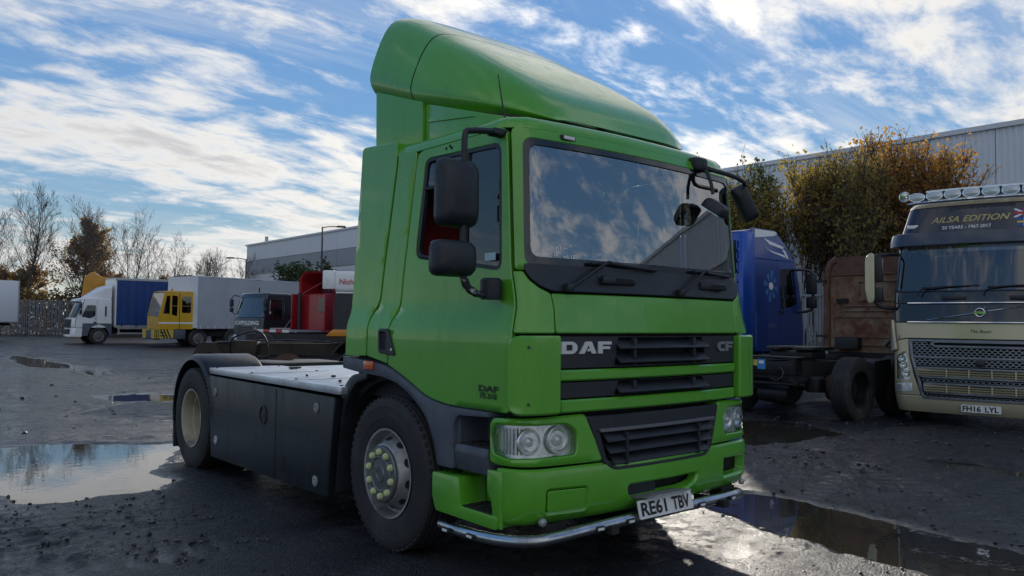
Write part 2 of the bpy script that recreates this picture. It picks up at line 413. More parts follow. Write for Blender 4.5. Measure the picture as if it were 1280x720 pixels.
# ------------------------------------------------------------------ shared vehicle pieces
def wheel(parent, x, y, sgn, kind, rad=.522, wid=.29, zc=None, steer=0, mats=None, lug=10, detail=True):
    """sgn: which way the outer face looks along x.  kind: 'steer' (disc proud) or 'drive' (deep dish)"""
    zc = rad-.018 if zc is None else zc
    m_rim = (mats or {}).get('rim', rimsteel); m_hub = (mats or {}).get('hub', hubgrey)
    e = empty('wheel', (x, y, zc), steer, parent)
    # local: rotation axis = x, outer face at +sgn
    T = lambda p: Vector((sgn*p.z, p.x, p.y))
    n = 56 if detail else 28; h = wid/2; rr = .298*rad/.522
    prof = [(rr, -h*.86), (rr+.03, -h*.95), (rad*.80, -h*1.04), (rad*.93, -h*.99), (rad*.975, -h*.88), (rad, -h*.72)]
    if detail:
        for k in range(-2, 3):
            c = k*h*.30; prof += [(rad, c-.012), (rad-.013, c-.008), (rad-.013, c+.008), (rad, c+.012)]
    prof += [(rad, h*.72), (rad*.975, h*.88), (rad*.945, h*.965), (rad*.935, h*.985), (rad*.86, h*1.035), (rad*.855, h*1.025), (rad*.80, h*1.04), (rad*.70, h*1.02), (rad*.695, h*1.00), (rr+.025, h*.97), (rr, h*.90), (rr-.012, h*.80), (rr-.012, -h*.7)]
    mb = MB(); mb.lathe(prof, n, T, closed=True)
    if detail:   # shoulder blocks
        for i in range(n):
            a = 2*PI*(i+.5)/n
            for s in (-1, 1):
                q = Matrix.Rotation(a, 3, 'X')
                mb.box(q @ Vector((s*h*.82, rad*.974, 0)), (h*.20, .018, .030), q)
    tyre_o = mb.build('tyre', rubber, e, ang=30)
    if detail and kind == 'steer':
        for s_, a0, sz in (('295/80 R 22.5', -PI/2, .045), ('CONTINENTAL', PI*.62, .042), ('HYBRID', PI*.12, .034)):
            v, f = text_mesh(s_, sz, .012); rm = rad*.775; m2 = MB()
            m2.add([T(Vector(((rm+b)*math.cos(a0-a/rm), (rm+b)*math.sin(a0-a/rm), h*1.043))) for a, b, c in v], f)
            me2 = bpy.data.meshes.new('sidewall_lettering'); me2.from_pydata(m2.v, [], m2.f); me2.materials.append(mat('tyre_letters', (.055,.055,.056), .6)); link('sidewall_lettering', me2, e)
    if kind == 'steer':
        rp = [(rr-.004, h*.93), (rr+.006, h*.99), (rr-.010, h*.98), (rr-.018, h*.80), (rr-.024, h*.45), (rr-.040, h*.42), (rr-.060, h*.56), (rr-.085, h*.95), (rr-.098, h*1.12), (.19*rad/.522, h*1.16), (.02, h*1.16)]
        mb = MB(); mb.lathe(rp, 40, T); mb.build('rim', m_rim, e, ang=30)
        if detail:
            mb = MB()
            for i in range(10):
                a = 2*PI*i/10+.2; c = Vector((math.cos(a), math.sin(a), 0))*(rr-.072); t = Vector((-math.sin(a), math.cos(a), 0)); nn = Vector((math.cos(a)*.86, math.sin(a)*.86, .50)).normalized()
                b = nn.cross(t); c.z = h*.76; c += nn*.004
                mb.add([T(c+t*.030*math.cos(q*PI/6)+b*.022*math.sin(q*PI/6)) for q in range(12)], [tuple(range(12))])
            mb.build('hand_hole', void, e)['kind'] = 'stuff'
        hp = [(.190, h*1.12), (.190, h*1.28), (.184, h*1.33), (.172, h*1.34), (.166, h*1.30), (.128, h*1.30), (.122, h*1.36), (.112, h*1.38), (.104, h*1.34), (.062, h*1.36), (.055, h*1.41), (.034, h*1.41), (.030, h*1.38), (.001, h*1.38)]
        mb = MB(); mb.lathe([(a*rad/.522, b) for a, b in hp], 36, T); mb.build('hub', m_hub, e, ang=30)
        lr, lh = .147*rad/.522, h*1.32
    else:
        rp = [(rr-.004, h*.93), (rr+.006, h*.99), (rr-.012, h*.97), (rr-.022, h*.8), (rr-.022, h*.25), (rr-.045, h*.2), (rr-.05, -h*.35), (rr-.08, -h*.45), (.14, -h*.42), (.13, -h*.10), (.095, h*.15), (.05, h*.2), (.001, h*.2)]
        mb = MB(); mb.lathe(rp, 40, T); mb.build('rim', m_rim, e, ang=30)
        lr, lh = .166, -h*.38
    if lug:
        me = None
        for i in range(lug):
            a = 2*PI*(i+.35)/lug; c = Vector((math.cos(a)*lr, math.sin(a)*lr, lh))
            if me is None:
                l = MB(); l.lathe([(.025, -.01), (.025, .010), (.018, .024), (.001, .028)], 10, lambda p: Vector((sgn*p.z, p.x, p.y)))
                me = l.mesh('lug_nut', lime if kind == 'steer' and lug == 10 and detail else m_hub)
            link('lug_nut', me, e).location = T(c)
            if kind == 'steer' and detail and lug == 10:
                o = e.children[-1]
    return e
def bar(name, pts, r, m, parent, n=8, sm=3):
    P = [Vector(p) for p in pts]; out = []
    for i in range(len(P)-1):
        p0 = P[max(i-1, 0)]; p1 = P[i]; p2 = P[i+1]; p3 = P[min(i+2, len(P)-1)]
        for k in range(sm):
            t = k/sm; out.append(.5*((2*p1)+(p2-p0)*t+(2*p0-5*p1+4*p2-p3)*t*t+(3*p1-p0-3*p2+p3)*t**3))
    out.append(P[-1]); mb = MB(); mb.tube(out, r, n); return mb.build(name, m, parent)
def number_plate(parent, s, c, tilt=0, w=.52, h=.111):
    q = Matrix.Rotation(tilt, 3, 'X'); T = lambda a, b, d: Vector(c)+q @ Vector((a, -d, b))
    o = MB().prism(fillet([(-w/2, -h/2), (w/2, -h/2), (w/2, h/2), (-w/2, h/2)], .012, 3), lambda a, b, d: T(a, b, -d), .008).build('number_plate', plate_w, parent)
    wds = s.split(); x0 = -.245*w/.52
    for wd in wds:
        k = len(wd)*.062*w/.52; xx = x0+k/2
        v, f = text_mesh(wd, h*.98, .028, 0, 1); wid = max(p[0] for p in v)-min(p[0] for p in v); sx = (k-.01)/wid; mid = (max(p[0] for p in v)+min(p[0] for p in v))/2
        lettering('plate_characters', wd, lambda a, b, d: T(xx+(a-mid)*sx, b-.004, .003), h*.98, ink, o, bold=.028); x0 += k+.045*w/.52
    return o
def slat(mb, x0, x1, z, y, d, t, tilt):
    q = Matrix.Rotation(tilt, 3, 'X'); mb.box(((x0+x1)/2, y, z), (x1-x0, d, t), q)
def seat(parent, x, y, z, m, cover=None):
    b = MB(); b.box((x, y+.26, z+.42), (.50, .13, .66), Matrix.Rotation(-.18, 3, 'X')); b.box((x, y+.34, z+.82), (.28, .09, .18), Matrix.Rotation(-.18, 3, 'X'))
    b.box((x, y, z+.06), (.52, .52, .14)); b.box((x, y, z-.16), (.34, .36, .32)); o = b.build('seat', m, parent, bevel=.035)
    if cover is not None:
        c = MB(); c.box((x, y+.25, z+.43), (.56, .19, .70), Matrix.Rotation(-.18, 3, 'X')); c.box((x, y+.32, z+.79), (.36, .16, .14), Matrix.Rotation(-.18, 3, 'X'))
        oc = c.build('seat_cover', cover, o, bevel=.06); return oc
    return o
def steering(parent, x, y, z, m):
    q = Matrix.Rotation(R(38), 3, 'X'); b = MB(); T = lambda p: q @ p+Vector((x, y, z))
    b.lathe([(.215+.016*math.cos(t*PI/4), .016*math.sin(t*PI/4)) for t in range(8)], 28, T, closed=True)
    for a in (0, 2.2, 4.1): b.tube([T(Vector((0,0,-.03))), T(Vector((.21*math.cos(a), .21*math.sin(a), 0)))], .014, 6)
    b.tube([T(Vector((0,0,0))), T(Vector((0,0,-.35)))], .035, 8); return b.build('steering_wheel', m, parent)

# ------------------------------------------------------------------ the green tractor unit
G = empty('tractor_unit'); tag(G, 'bright green two axle tractor unit with tall roof deflector on wet tarmac', 'truck')
S = Cab(smooth((1.0,1.15),(1.50,1.15),(1.61,1.112),(2.75,1.088)), smooth((1.0,-.045),(1.46,-.045),(1.70,-.02),(1.84,.02),(2.66,.085),(2.76,.14)), .14, 2.05, .07, 1.15)
B = Cab(S.w, lambda z: S.f(z)-.022, .14, 2.05, .07, 1.15); B.w = lambda z: S.w(z)+.028
LW = Cab(interp((.3,1.13),(.42,1.16),(1.1,1.165)), smooth((.36,.02),(.40,-.02),(.46,-.06),(.66,-.066),(.70,-.05),(1.02,-.035)), .22, 1.2, .075, 1.16)
uW = S.a+S.C*.36; uD = S.a+S.C*.66
# upper front frame with windscreen
skin('windscreen_surround', S, [(-uD,1.845),(uD,1.845),(uD,2.70),(-uD,2.70)], green, G, raw=True, rs=[.02,.02,.06,.06], holes=[([(-uW,1.872),(uW,1.872),(uW-.01,2.635),(-uW+.01,2.635)], .07)], thick=.05)
frit = mat('black_glass_border', (.010,.012,.016), .12, coat=.4)
skin('windscreen_seal', S, [(-uW-.006,1.866),(uW+.006,1.866),(uW-.004,2.641),(-uW+.004,2.641)], frit, G, raw=True, r=.07, off=-.004, thick=.03, holes=[([(-uW+.045,1.925),(uW-.045,1.925),(uW-.055,2.595),(-uW+.055,2.595)], .07)])
skin('windscreen', S, [(-uW+.04,1.92),(uW-.04,1.92),(uW-.05,2.60),(-uW+.05,2.60)], screen_glass, G, raw=True, r=.07, off=-.012, thick=.0015, lip=.001)
hood = skin('bonnet_flap', S, [('f',-.893,1.478),('f',.893,1.478),('f',.905,1.712),('f',-.905,1.712)], green, G, r=.015, thick=.05, lip=.007)
sc = skin('scuttle', S, [S.uv(t, g) for t, g in [(('f',.90,1.722),-1),(('f',.90,1.722),1),(('f',.985,1.752),1),(('c',22,1.795),1),(('c',34,1.845),1),(('c',34,1.882),1),(('c',34,1.882),-1),(('c',34,1.845),-1),(('c',22,1.795),-1),(('f',.985,1.752),-1)]], black_pl, G, raw=True, r=.02, off=.006, thick=.05)
for g in (-1, 1):
    skin('corner_panel', S, [('f',.902,1.478),('c',66,1.478),('c',66,1.838),('c',37,1.838),('c',25,1.788),('f',.99,1.745),('f',.912,1.712)], green, G, g, r=.015, thick=.05, lip=.006)
    cv = skin('corner_deflector', B, [('f',.885,1.015),('c',78,1.015),('c',80,1.25),('c',78,1.465),('f',.885,1.465)], green, G, g, rs=[.02,.09,.02,.09,.02], off=.012, thick=.055, lip=.012)
    for k in range(4 if g > 0 else 0):
        z = 1.10+k*.09; p = S.P(g*(S.a+S.C*.86), z, .02); MB().box(p, (.05,.09,.012)).build('vane_rib', green, cv)
    for zz in (1.08, 1.40):
        p = B.P(g*(B.a+B.C*.25), zz, .012); nn = B.nrm(g*(B.a+B.C*.25), zz); q = nn.to_track_quat('Z', 'Y').to_matrix()
        MB().lathe([(.009,0),(.009,.003),(.004,.003),(.004,0)], 8, lambda v: q @ v+p).build('screw', black_pl, cv)
    door = skin('door', S, [('c',70,1.02),('s',.72,1.018),('s',.96,1.05),('s',1.20,1.155),('s',1.445,1.235),('s',1.435,1.52),('s',1.345,1.64),('s',1.205,2.70),('c',70,2.70)], green, G, g, rs=[.05,.2,.25,.2,.01,.06,.06,.08,.03], holes=[([('s',.262,1.842),('s',1.19,1.968),('s',1.10,2.632),('s',.30,2.612)], .07)], thick=.05, lip=.006)
    skin('window_seal', S, [('s',.258,1.836),('s',1.196,1.962),('s',1.106,2.638),('s',.296,2.618)], black_pl, door, g, r=.07, off=-.004, thick=.03, holes=[([('s',.29,1.866),('s',1.155,1.992),('s',1.075,2.608),('s',.325,2.588)], .05)])
    # quarter glass fixed in front; the rear sash is wound down
    skin('window_pane', S, [('s',.285,1.862),('s',.60,1.908),('s',.62,2.60),('s',.32,2.59)], side_glass, door, g, r=.03, off=-.014, thick=.0015, lip=.001)
    if g > 0: skin('window_pane', S, [('s',.66,1.91),('s',1.16,1.985),('s',1.08,2.61),('s',.66,2.605)], side_glass, door, g, r=.03, off=-.016, thick=.0015, lip=.001)
    else: skin('window_pane', S, [('s',.66,2.43),('s',1.10,2.43),('s',1.08,2.61),('s',.66,2.605)], side_glass, door, g, r=.03, off=-.016, thick=.0015, lip=.001)
    a = [S.P(S.uv(('s',.635,z), g)[0], z, -.012) for z in (1.91, 2.15, 2.4, 2.6)]; MB().tube(a, .016, 6).build('window_bar', black_pl, door)
    a = [S.P(S.uv(('s',y,2.43), g)[0], 2.43, -.012) for y in (.66, .9, 1.11)]
    if g < 0: MB().tube(a, .013, 6).build('window_bar', black_pl, door)
    skin('rear_side_panel', S, [('s',1.457,1.242),('s',1.733,1.285),('s',1.728,1.56),('s',1.615,1.672),('s',1.445,2.74),('s',1.217,2.71),('s',1.357,1.645),('s',1.447,1.525)], green, G, g, rs=[.01,.01,.05,.05,.03,.03,.05,.05], thick=.05, lip=.006)
    skin('side_fairing', S, [('s',1.745,1.285),('s',2.05,1.275),('s',2.035,1.6),('s',1.955,2.845),('s',1.458,2.81),('s',1.628,1.676),('s',1.740,1.566)], green, G, g, rs=[.01,.02,.3,.05,.04,.05,.05], off=.002, thick=.12, lip=.004)
    # handle
    h = skin('door_handle', S, [('s',1.335,1.30),('s',1.555,1.315),('s',1.56,1.485),('s',1.43,1.485)], black_pl, door, g, r=.03, off=.016, thick=.03, lip=.006, holes=[([('s',1.455,1.335),('s',1.535,1.338),('s',1.535,1.46),('s',1.455,1.46)], .015)])
    MB().box(S.P(S.uv(('s',1.495,1.4), g)[0], 1.4, .003), (.004,.09,.14)).build('handle_recess', void, h)
    MB().lathe([(.012,0),(.012,.004),(.001,.005)], 10, lambda p: Vector((g*(S.w(1.33)+.017+p.z), 1.37+p.x, 1.34+p.y))).build('lock', steel, h)
    # small drain holes over the window
    for k, (yy, zz) in enumerate(((.86,2.665),(.82,2.675),(.80,2.66))):
        MB().lathe([(.011,0),(.001,.001)], 8, lambda p: Vector((g*(S.w(zz)+.002+p.z), yy+p.x, zz+p.y))).build('hole_plug', void, door)
# bands of the front grille
gh = [('f',-.43,1.285),('f',.50,1.285),('f',.45,1.452),('f',-.40,1.452)]
b1 = skin('grille_band', S, [('f',-.878,1.272),('f',.878,1.272),('f',.882,1.463),('f',-.882,1.463)], black_pl, G, r=.008, off=-.012, thick=.06, holes=[(gh, .004)])
MB().bb(-.46,.53, .065,.07, 1.28,1.46).build('grille_back', void, b1)
for z in (1.325, 1.41):
    m = MB(); slat(m, -.42, .49, z, -.025, .085, .012, R(38)); m.build('slat', black_pl, b1, bevel=.003)
for x in (-.27, .33):
    m = MB(); m.box((x, -.012, 1.368), (.022, .075, .165)); m.build('slat_divider', black_pl, b1, bevel=.004)
skin('grille_bar', S, [('f',-.872,1.200),('f',.872,1.200),('f',.876,1.264),('f',-.876,1.264)], green, G, r=.012, off=.002, thick=.06, lip=.01)
b2 = skin('grille_band', S, [('f',-.868,1.098),('f',.868,1.098),('f',.870,1.192),('f',-.870,1.192)], black_pl, G, r=.008, off=-.012, thick=.06, holes=[([('f',-.43,1.106),('f',.50,1.106),('f',.45,1.186),('f',-.40,1.186)], .004)])
MB().bb(-.46,.53, .065,.07, 1.10,1.20).build('grille_back', void, b2)
m = MB(); slat(m, -.42, .49, 1.142, -.025, .085, .012, R(38)); m.build('slat', black_pl, b2, bevel=.003)
for x in (-.27, .33):
    m = MB(); m.box((x, -.012, 1.146), (.022, .075, .08)); m.build('slat_divider', black_pl, b2, bevel=.004)
skin('grille_bar', S, [('f',-.864,1.015),('f',.864,1.015),('f',.868,1.090),('f',-.868,1.090)], green, G, r=.012, off=.002, thick=.06, lip=.01)
# cast letters
LD = [fillet([(0,0),(0,1),(.95,1),(1.25,.72),(1.25,.28),(.95,0)], .12, 2, [0,0,.15,.15,.15,.15]), [[(.38,.26),(.38,.74),(.80,.74),(.87,.66),(.87,.34),(.80,.26)]]]
LA = [[(0,0),(.52,1),(1.02,1),(1.42,0),(1.02,0),(.94,.2),(.62,.2),(.72,.42),(.86,.42),(.76,.70),(.42,0)], []]
LF = [[(0,0),(0,1),(1.15,1),(1.15,.74),(.38,.74),(.38,.60),(1.02,.60),(1.02,.36),(.38,.36),(.38,0)], []]
LC = [fillet([(0,.28),(0,.72),(.28,1),(1.0,1),(1.0,.72),(.40,.72),(.36,.66),(.36,.34),(.40,.28),(1.0,.28),(1.0,0),(.28,0)], .1, 2, [.15,.15,.15,0,0,0,0,0,0,0,0,.15]), []]
def cast(word, x0, x1, z0, z1, parent, m, S_=S, off=.0):
    tot = sum(max(p[0] for p in l[0]) for l in word)+.14*(len(word)-1); k = (x1-x0)/tot; x = x0
    for l in word:
        wd = max(p[0] for p in l[0])
        def T(a, b, d):
            X = x+a*k; Z = z0+b*(z1-z0); u, _ = S_.uv(('f', abs(X), Z), 1 if X > 0 else -1); return S_.P(u, Z, off+d)
        MB().prism(l[0], T, .010, l[1]).build('letter', m, parent); x += (wd+.14)*k
cast([LD, LA, LF], -.86, -.47, 1.358, 1.430, b1, silver, off=-.011)
cast([LC, LF], .64, .85, 1.352, 1.420, b1, mat('grey_letters', (.26,.27,.29), .4, .3), off=-.011)
# badges on the doors
for g in (-1, 1):
    for s_, zz, sz in (('DAF', 1.147, .050), ('75.310', 1.106, .044)):
        yc_ = .315
        lettering('badge', s_, lambda a, b, d: Vector((g*(S.w(1.15)+.006), yc_+g*a, zz+b)), sz, mat('badge_grey', (.03,.04,.035), .3, .3), [c for c in G.children if c.name.startswith('door')][0 if g < 0 else 1], bold=.03, xs=2.0 if s_ == 'DAF' else 1.35)
# dark shell behind the gaps
for z0, z1, yy in ((1.0, 1.80, 2.0),):
    us = [(-1 if k < 0 else 1)*abs(k)/24*(S.a+S.C+1.75) for k in range(-24, 25)]
    m = MB(); m.loft([[S.P(u, z, -.06) for u in us] for z in (1.0, 1.2, 1.45, 1.62, 1.80)], closed=False, caps=False); m.build('cab_shell', void, G)
us = [(-1 if k < 0 else 1)*abs(k)/24*(LW.a+LW.C+.06) for k in range(-24, 25)]
m = MB(); m.loft([[LW.P(u, z, -.125) for u in us] for z in (.40, .7, 1.03)], closed=False, caps=False); m.build('front_shell', void, G)
m = MB(); m.bb(-1.06,1.06, 1.93,1.97, 1.05,2.74); m.build('cab_back_wall', green, G)
m = MB(); m.bb(-1.05,1.05, .16,1.93, 1.14,1.20); m.build('cab_floor', interior, G)
m = MB(); m.bb(-1.05,1.05, 1.86,1.925, 1.2,2.68); m.build('rear_trim', interior, G)
m = MB()
for z, i in ((2.703,.004),(2.74,.012),(2.775,.04),(2.798,.10),(2.812,.25),(2.818,.6)):
    ring = []
    us = [(-1 if k < 0 else 1)*abs(k)/20*S.uv(('s',1.93,2.72))[0] for k in range(-20, 21)]
    for u in us:
        p = S.P(u, 2.72); c = Vector((0, 1.1, 2.7)); d = p-c
        kx = max(0, 1-i/1.09); ky = max(0, 1-i/.95); ring.append(Vector((c.x+d.x*kx, c.y+d.y*ky, z)))
    m.loft([ring], caps=False) if False else None
    m.v += [tuple(p) for p in ring]
n = 41
m.f = [(j*n+i, j*n+(i+1) % n, (j+1)*n+(i+1) % n, (j+1)*n+i) for j in range(5) for i in range(n)]+[tuple(range(5*n, 6*n)), tuple(range(n-1, -1, -1))]
m.build('roof', green, G, ang=50)
# dashboard, seats, wheel
m = MB(); m.prism(fillet([(.14,1.3),(.14,1.86),(.30,1.88),(.52,1.84),(.58,1.62),(.50,1.3)], .05), lambda a, b, d: Vector((-1.0+d, a, b)), 2.0); m.build('dashboard', interior, G)
red_cloth = mat('red_cloth', (.30,.018,.022), .85, var=(7,.3), bump=(14,.6,.02))
sc_ = seat(G, -.62, 1.24, 1.60, interior, red_cloth); seat(G, .58, 1.24, 1.60, interior); steering(G, -.58, .62, 1.98, black_pl)
lettering('cover_print', 'AAF', lambda a, b, d: Vector((-.62, 1.385, 2.08))+Vector((a, .18*b, b)), .16, ink, sc_, bold=.03)
for g in (-1, 1): MB().bb(g*1.02, g*1.06, 1.28, 1.85, 1.3, 2.66).build('pillar_trim', interior, G)
# roof deflector
zt = smooth((.30,2.83),(.34,2.91),(.42,3.02),(.60,3.18),(1.0,3.45),(1.5,3.74),(1.85,3.94),(2.02,4.0))
zb = interp((.28,2.82),(1.30,3.05),(2.02,3.285)); wd_ = smooth((.30,.60),(.34,.70),(.42,.80),(.56,.89),(.8,.955),(1.3,.995),(2.02,1.0))
DPROF = [(.93,0),(.975,.07),(1.0,.16),(.99,.28),(.955,.45),(.905,.64),(.845,.80),(.765,.915),(.64,.975),(.45,.995),(.2,1.0),(0,1.0)]
def DP(y, t):
    # t -1..1 across the crown, flat sides leaning in and a rounded shoulder
    q = (1-abs(t))*(len(DPROF)-1); i = min(len(DPROF)-2, int(q)); f = q-i; pt = lambda k: Vector(DPROF[max(0, min(len(DPROF)-1, k))])
    p0, p1, p2, p3 = pt(i-1), pt(i), pt(i+1), pt(i+2); p = .5*((2*p1)+(p2-p0)*f+(2*p0-5*p1+4*p2-p3)*f*f+(3*p1-p0-3*p2+p3)*f**3)
    return Vector(((1 if t > 0 else -1)*p.x*wd_(y), y, zb(y)+(zt(y)-zb(y))*p.y))
ts = [-1+2*k/56 for k in range(57)]
def deflector(name, ys, close_front=False):
    m = MB(); m.loft([[DP(y, t) for t in ts] for y in ys], closed=False, caps=False)
    n = len(ts); m.v += [tuple(DP(ys[0], t)+Vector((0,0,-.0))*1) for t in ts]
    return m.build(name, green, D, ang=60)
D = empty('roof_deflector', (0,0,0), 0, G)
deflector('deflector_nose', [.30,.31,.33,.36,.40,.46,.54,.64,.76,.9,1.05,1.2,1.34,1.44])
m = MB(); m.loft([[Vector((DP(y, t).x*.992, y, zb(y)+(DP(y, t).z-zb(y))*.992)) for t in ts] for y in (1.40,1.5)], closed=False, caps=False); m.build('seam_backing', void, D)
m = MB(); m.loft([[DP(y, t)*1.0 for t in ts] for y in (1.452,1.56,1.7,1.85,1.96,2.0,2.02)], closed=False, caps=False)
nn_ = len(ts); m.v += [tuple(Vector((DP(2.02, t).x*.93, 1.99, 3.285+(DP(2.02, t).z-3.285)*.93+.03))) for t in ts]
m.f += [(6*nn_+i, 6*nn_+i+1, 7*nn_+i+1, 7*nn_+i) for i in range(nn_-1)]
m.build('deflector_tail', green, D, ang=60)
m = MB(); m.loft([[Vector((x*.97, y, zb(y)+.012)) for x in (-.9*wd_(y)/1.0, -.5, 0, .5, .9*wd_(y))] for y in (.34,.6,1.0,1.44,2.0)], closed=False, caps=False); m.build('deflector_underside', void, D)
for g in (-1, 1):
    Tq = lambda a, b, d: Vector((g*(.975-d), a, b))
    MB().prism(fillet([(1.32,2.79),(1.95,2.79),(1.965,3.30),(1.32,3.09)], .02), Tq, .20).build('deflector_collar', green, D, bevel=.012)
    MB().prism([(.36,2.78),(1.31,2.79),(1.31,3.08),(.36,2.80)], lambda a, b, d: Vector((g*(.955-d), a, b)), .06).build('deflector_skirt', green, D, bevel=.008)
    MB().prism([(.72,2.875),(1.26,2.935),(1.27,2.96),(1.0,2.925)], lambda a, b, d: Vector((g*(.952+d), a, b)), .014).build('skirt_crease', green, D, bevel=.006)
MB().tube([(-1.0,.36,2.74),(-1.01,.37,2.80),(-1.03,.41,3.06)], .006, 6, rs=[.012,.006,.0035]).build('aerial', black_pl, G)
for x in (-.70, .70):
    o = MB().box((x, S.f(2.70)+.075*(x/1.0)**2-.0, 2.668), (.12,.05,.035)).build('marker_lamp', black_pl, G, bevel=.008); MB().box((x, S.f(2.70)+.075*x*x-.026, 2.668), (.09,.012,.022)).build('lens', plate_w, o, bevel=.004)
# wipers
for x0, x1 in ((-.80, -.02), (.20, .86)):
    yy = lambda x: S.f(1.86)+.07*(x/1.0)**2
    w = bar('wiper_arm', [(x0, S.f(1.75)+.07*x0**2-.035, 1.748), (x0+.05, S.f(1.75)+.07*x0**2-.045, 1.77), (x0+.30, yy(x0+.3)-.035, 1.90), (x0+.36, yy(x0+.36)-.025, 1.915)], .011, black_pl, G)
    bar('wiper_blade', [(x0+.20, yy(x0+.2)-.020, 1.90), (x0+.36, yy(x0+.36)-.02, 1.908), (x1-.3, yy(x1-.3)-.02, 1.90), (x1, yy(x1)-.02, 1.885)], .012, ink, w)
    MB().box((x0, S.f(1.75)+.07*x0**2-.03, 1.748), (.05,.05,.05)).build('wiper_boss', black_pl, w, bevel=.012)
    xh = x0+.42; h = MB(); h.box((xh, yy(xh)-.032, 1.805), (.30,.035,.052)); h.build('grab_handle', black_pl, sc, bevel=.012)
    MB().box((xh+.04, yy(xh)-.051, 1.805), (.15,.006,.026)).build('handle_slot', void, sc)
# lower front: lamp housings, bumper, grille
for g in (-1, 1):
    hs = skin('headlamp_housing', LW, [('f',.52,.715),('s',.29,.722),('s',.29,.985),('f',.66,1.002)], green, G, g, rs=[.02,.04,.05,.03], thick=.10, lip=.012, holes=[([('f',.742,.772),('f',.735,.905),('f',.80,.948),('c',86,.952),('c',96,.90),('c',92,.79),('c',60,.765)], .03)])
    bowl = skin('headlamp_reflector', LW, [('f',.70,.75),('c',100,.75),('c',100,.97),('f',.70,.97)], reflector, hs, g, off=-.055, thick=.02, r=.02)
    for x, z, rad in ((1.005,.857,.078),(.845,.857,.084)):
        u, _ = LW.uv(('f', min(x, .99), z), g)
        if x > .98: u = g*(LW.a+LW.C*.25)
        p = LW.P(u, z, -.044); q = LW.nrm(u, z).lerp(Vector((0,-1,0)), .7).normalized().to_track_quat('Z', 'Y').to_matrix()
        T = lambda v: q @ v+p
        MB().lathe([(rad,-.004),(rad-.002,.010),(rad-.006,.012),(rad-.010,.004),(rad*.75,-.006),(rad*.5,-.018),(rad*.3,-.022)], 28, T).build('lamp_bowl', reflector, hs)
        MB().lathe([(rad*.40,-.02),(rad*.40,.0),(rad*.34,.012),(rad*.18,.02),(.001,.022)], 20, T).build('bulb_lens', mat('bulb_lens', (.75,.76,.78), .08, .2, coat=1), hs)
    for k in range(6):
        u_ = g*(LW.a+LW.C*(.42+.085*k)); MB().box(LW.P(u_, .857, -.045), (.006,.006,.15)).build('reflector_rib', chrome, hs)
    skin('headlamp_lens', LW, [('f',.738,.770),('f',.731,.907),('f',.798,.951),('c',87,.955),('c',97,.90),('c',93,.788),('c',60,.762)], lensclear, hs, g, off=-.004, thick=.0015, lip=.001, r=.03)
us_ = LW.uv(('s',.24,.5))[0]
fu = lambda x, z: LW.uv(('f', abs(x), z), -1 if x < 0 else 1)
slot = [fu(-.335,.548), fu(.365,.548), fu(.335,.50), fu(.225,.447), fu(-.275,.447), fu(-.325,.485)]
fog = [fu(.70,.475), (LW.a+LW.C*.45,.478), (LW.a+LW.C*.45,.592), fu(.70,.60)]
blank = [fu(-.955,.452), fu(-.668,.446), fu(-.668,.575), fu(-.955,.583)]
bp_ = skin('bumper', LW, [(-us_,.372),(us_,.372),(us_,.705),(-us_,.705)], green, G, raw=True, rs=[.05,.05,.05,.05], thick=.07, lip=.014, holes=[(slot,.03),(fog,.012),(blank,.02)])
skin('blanking_panel', LW, inset(blank, .004), green, bp_, raw=True, r=.02, off=-.002, thick=.02, lip=.003)
skin('bumper_backing', LW, [(-us_+.1,.40),(us_-.1,.40),(us_-.1,.69),(-us_+.1,.69)], void, bp_, raw=True, off=-.10, thick=.01)
m = MB()
for k in range(7):
    pass
m.bb(-.30,-.02, .0,.01, .45,.55); m.build('slot_mesh', black_pl, bp_)
for g in (-1, 1):
    MB().lathe([(.024,-.01),(.024,.012),(.012,.02),(.001,.021)], 12, lambda p: Vector((g*.98+p.x, LW.f(.41)+.05-p.z, .405+p.y))).build('tow_eye_cap', rimsteel, bp_)
    MB().box((g*.85, .1, .33), (.16,.1,.1)).build('bumper_bracket', darkmetal, bp_)
lg = skin('lower_grille', LW, [('f',-.46,.648),('f',.46,.648),('f',.545,.70),('f',.66,.985),('f',-.66,.985),('f',-.545,.70)], black_pl, G, rs=[.05,.05,.04,.02,.02,.04], off=.004, thick=.09, lip=.010, holes=[([('f',-.43,.675),('f',.43,.675),('f',.50,.72),('f',.555,.895),('f',-.555,.895),('f',-.50,.72)], .02)])
MB().bb(-.57,.57, .06,.065, .66,.91).build('grille_back', void, lg)
for z, hw in ((.855,.53),(.785,.51),(.718,.47)):
    m = MB(); slat(m, -hw, hw, z, -.03, .085, .012, R(42)); m.build('slat', black_pl, lg, bevel=.003)
skin('grille_trim', LW, [('f',-.565,.885),('f',.565,.885),('f',.575,.906),('f',-.575,.906)], mat('trim_grey', (.16,.165,.18), .4, .3), lg, off=.022, thick=.02, r=.004, lip=.003)
for x in (-.36, .36): MB().box((x, -.02, .78), (.018,.09,.20)).build('slat_divider', black_pl, lg)
number_plate(G, 'RE61 TBV', (-.08,-.140,.412), R(-14))
MB().box((-.08,-.09,.474), (.42,.16,.008), Matrix.Rotation(R(-8), 3, 'X')).build('plate_bracket', rimsteel, G)
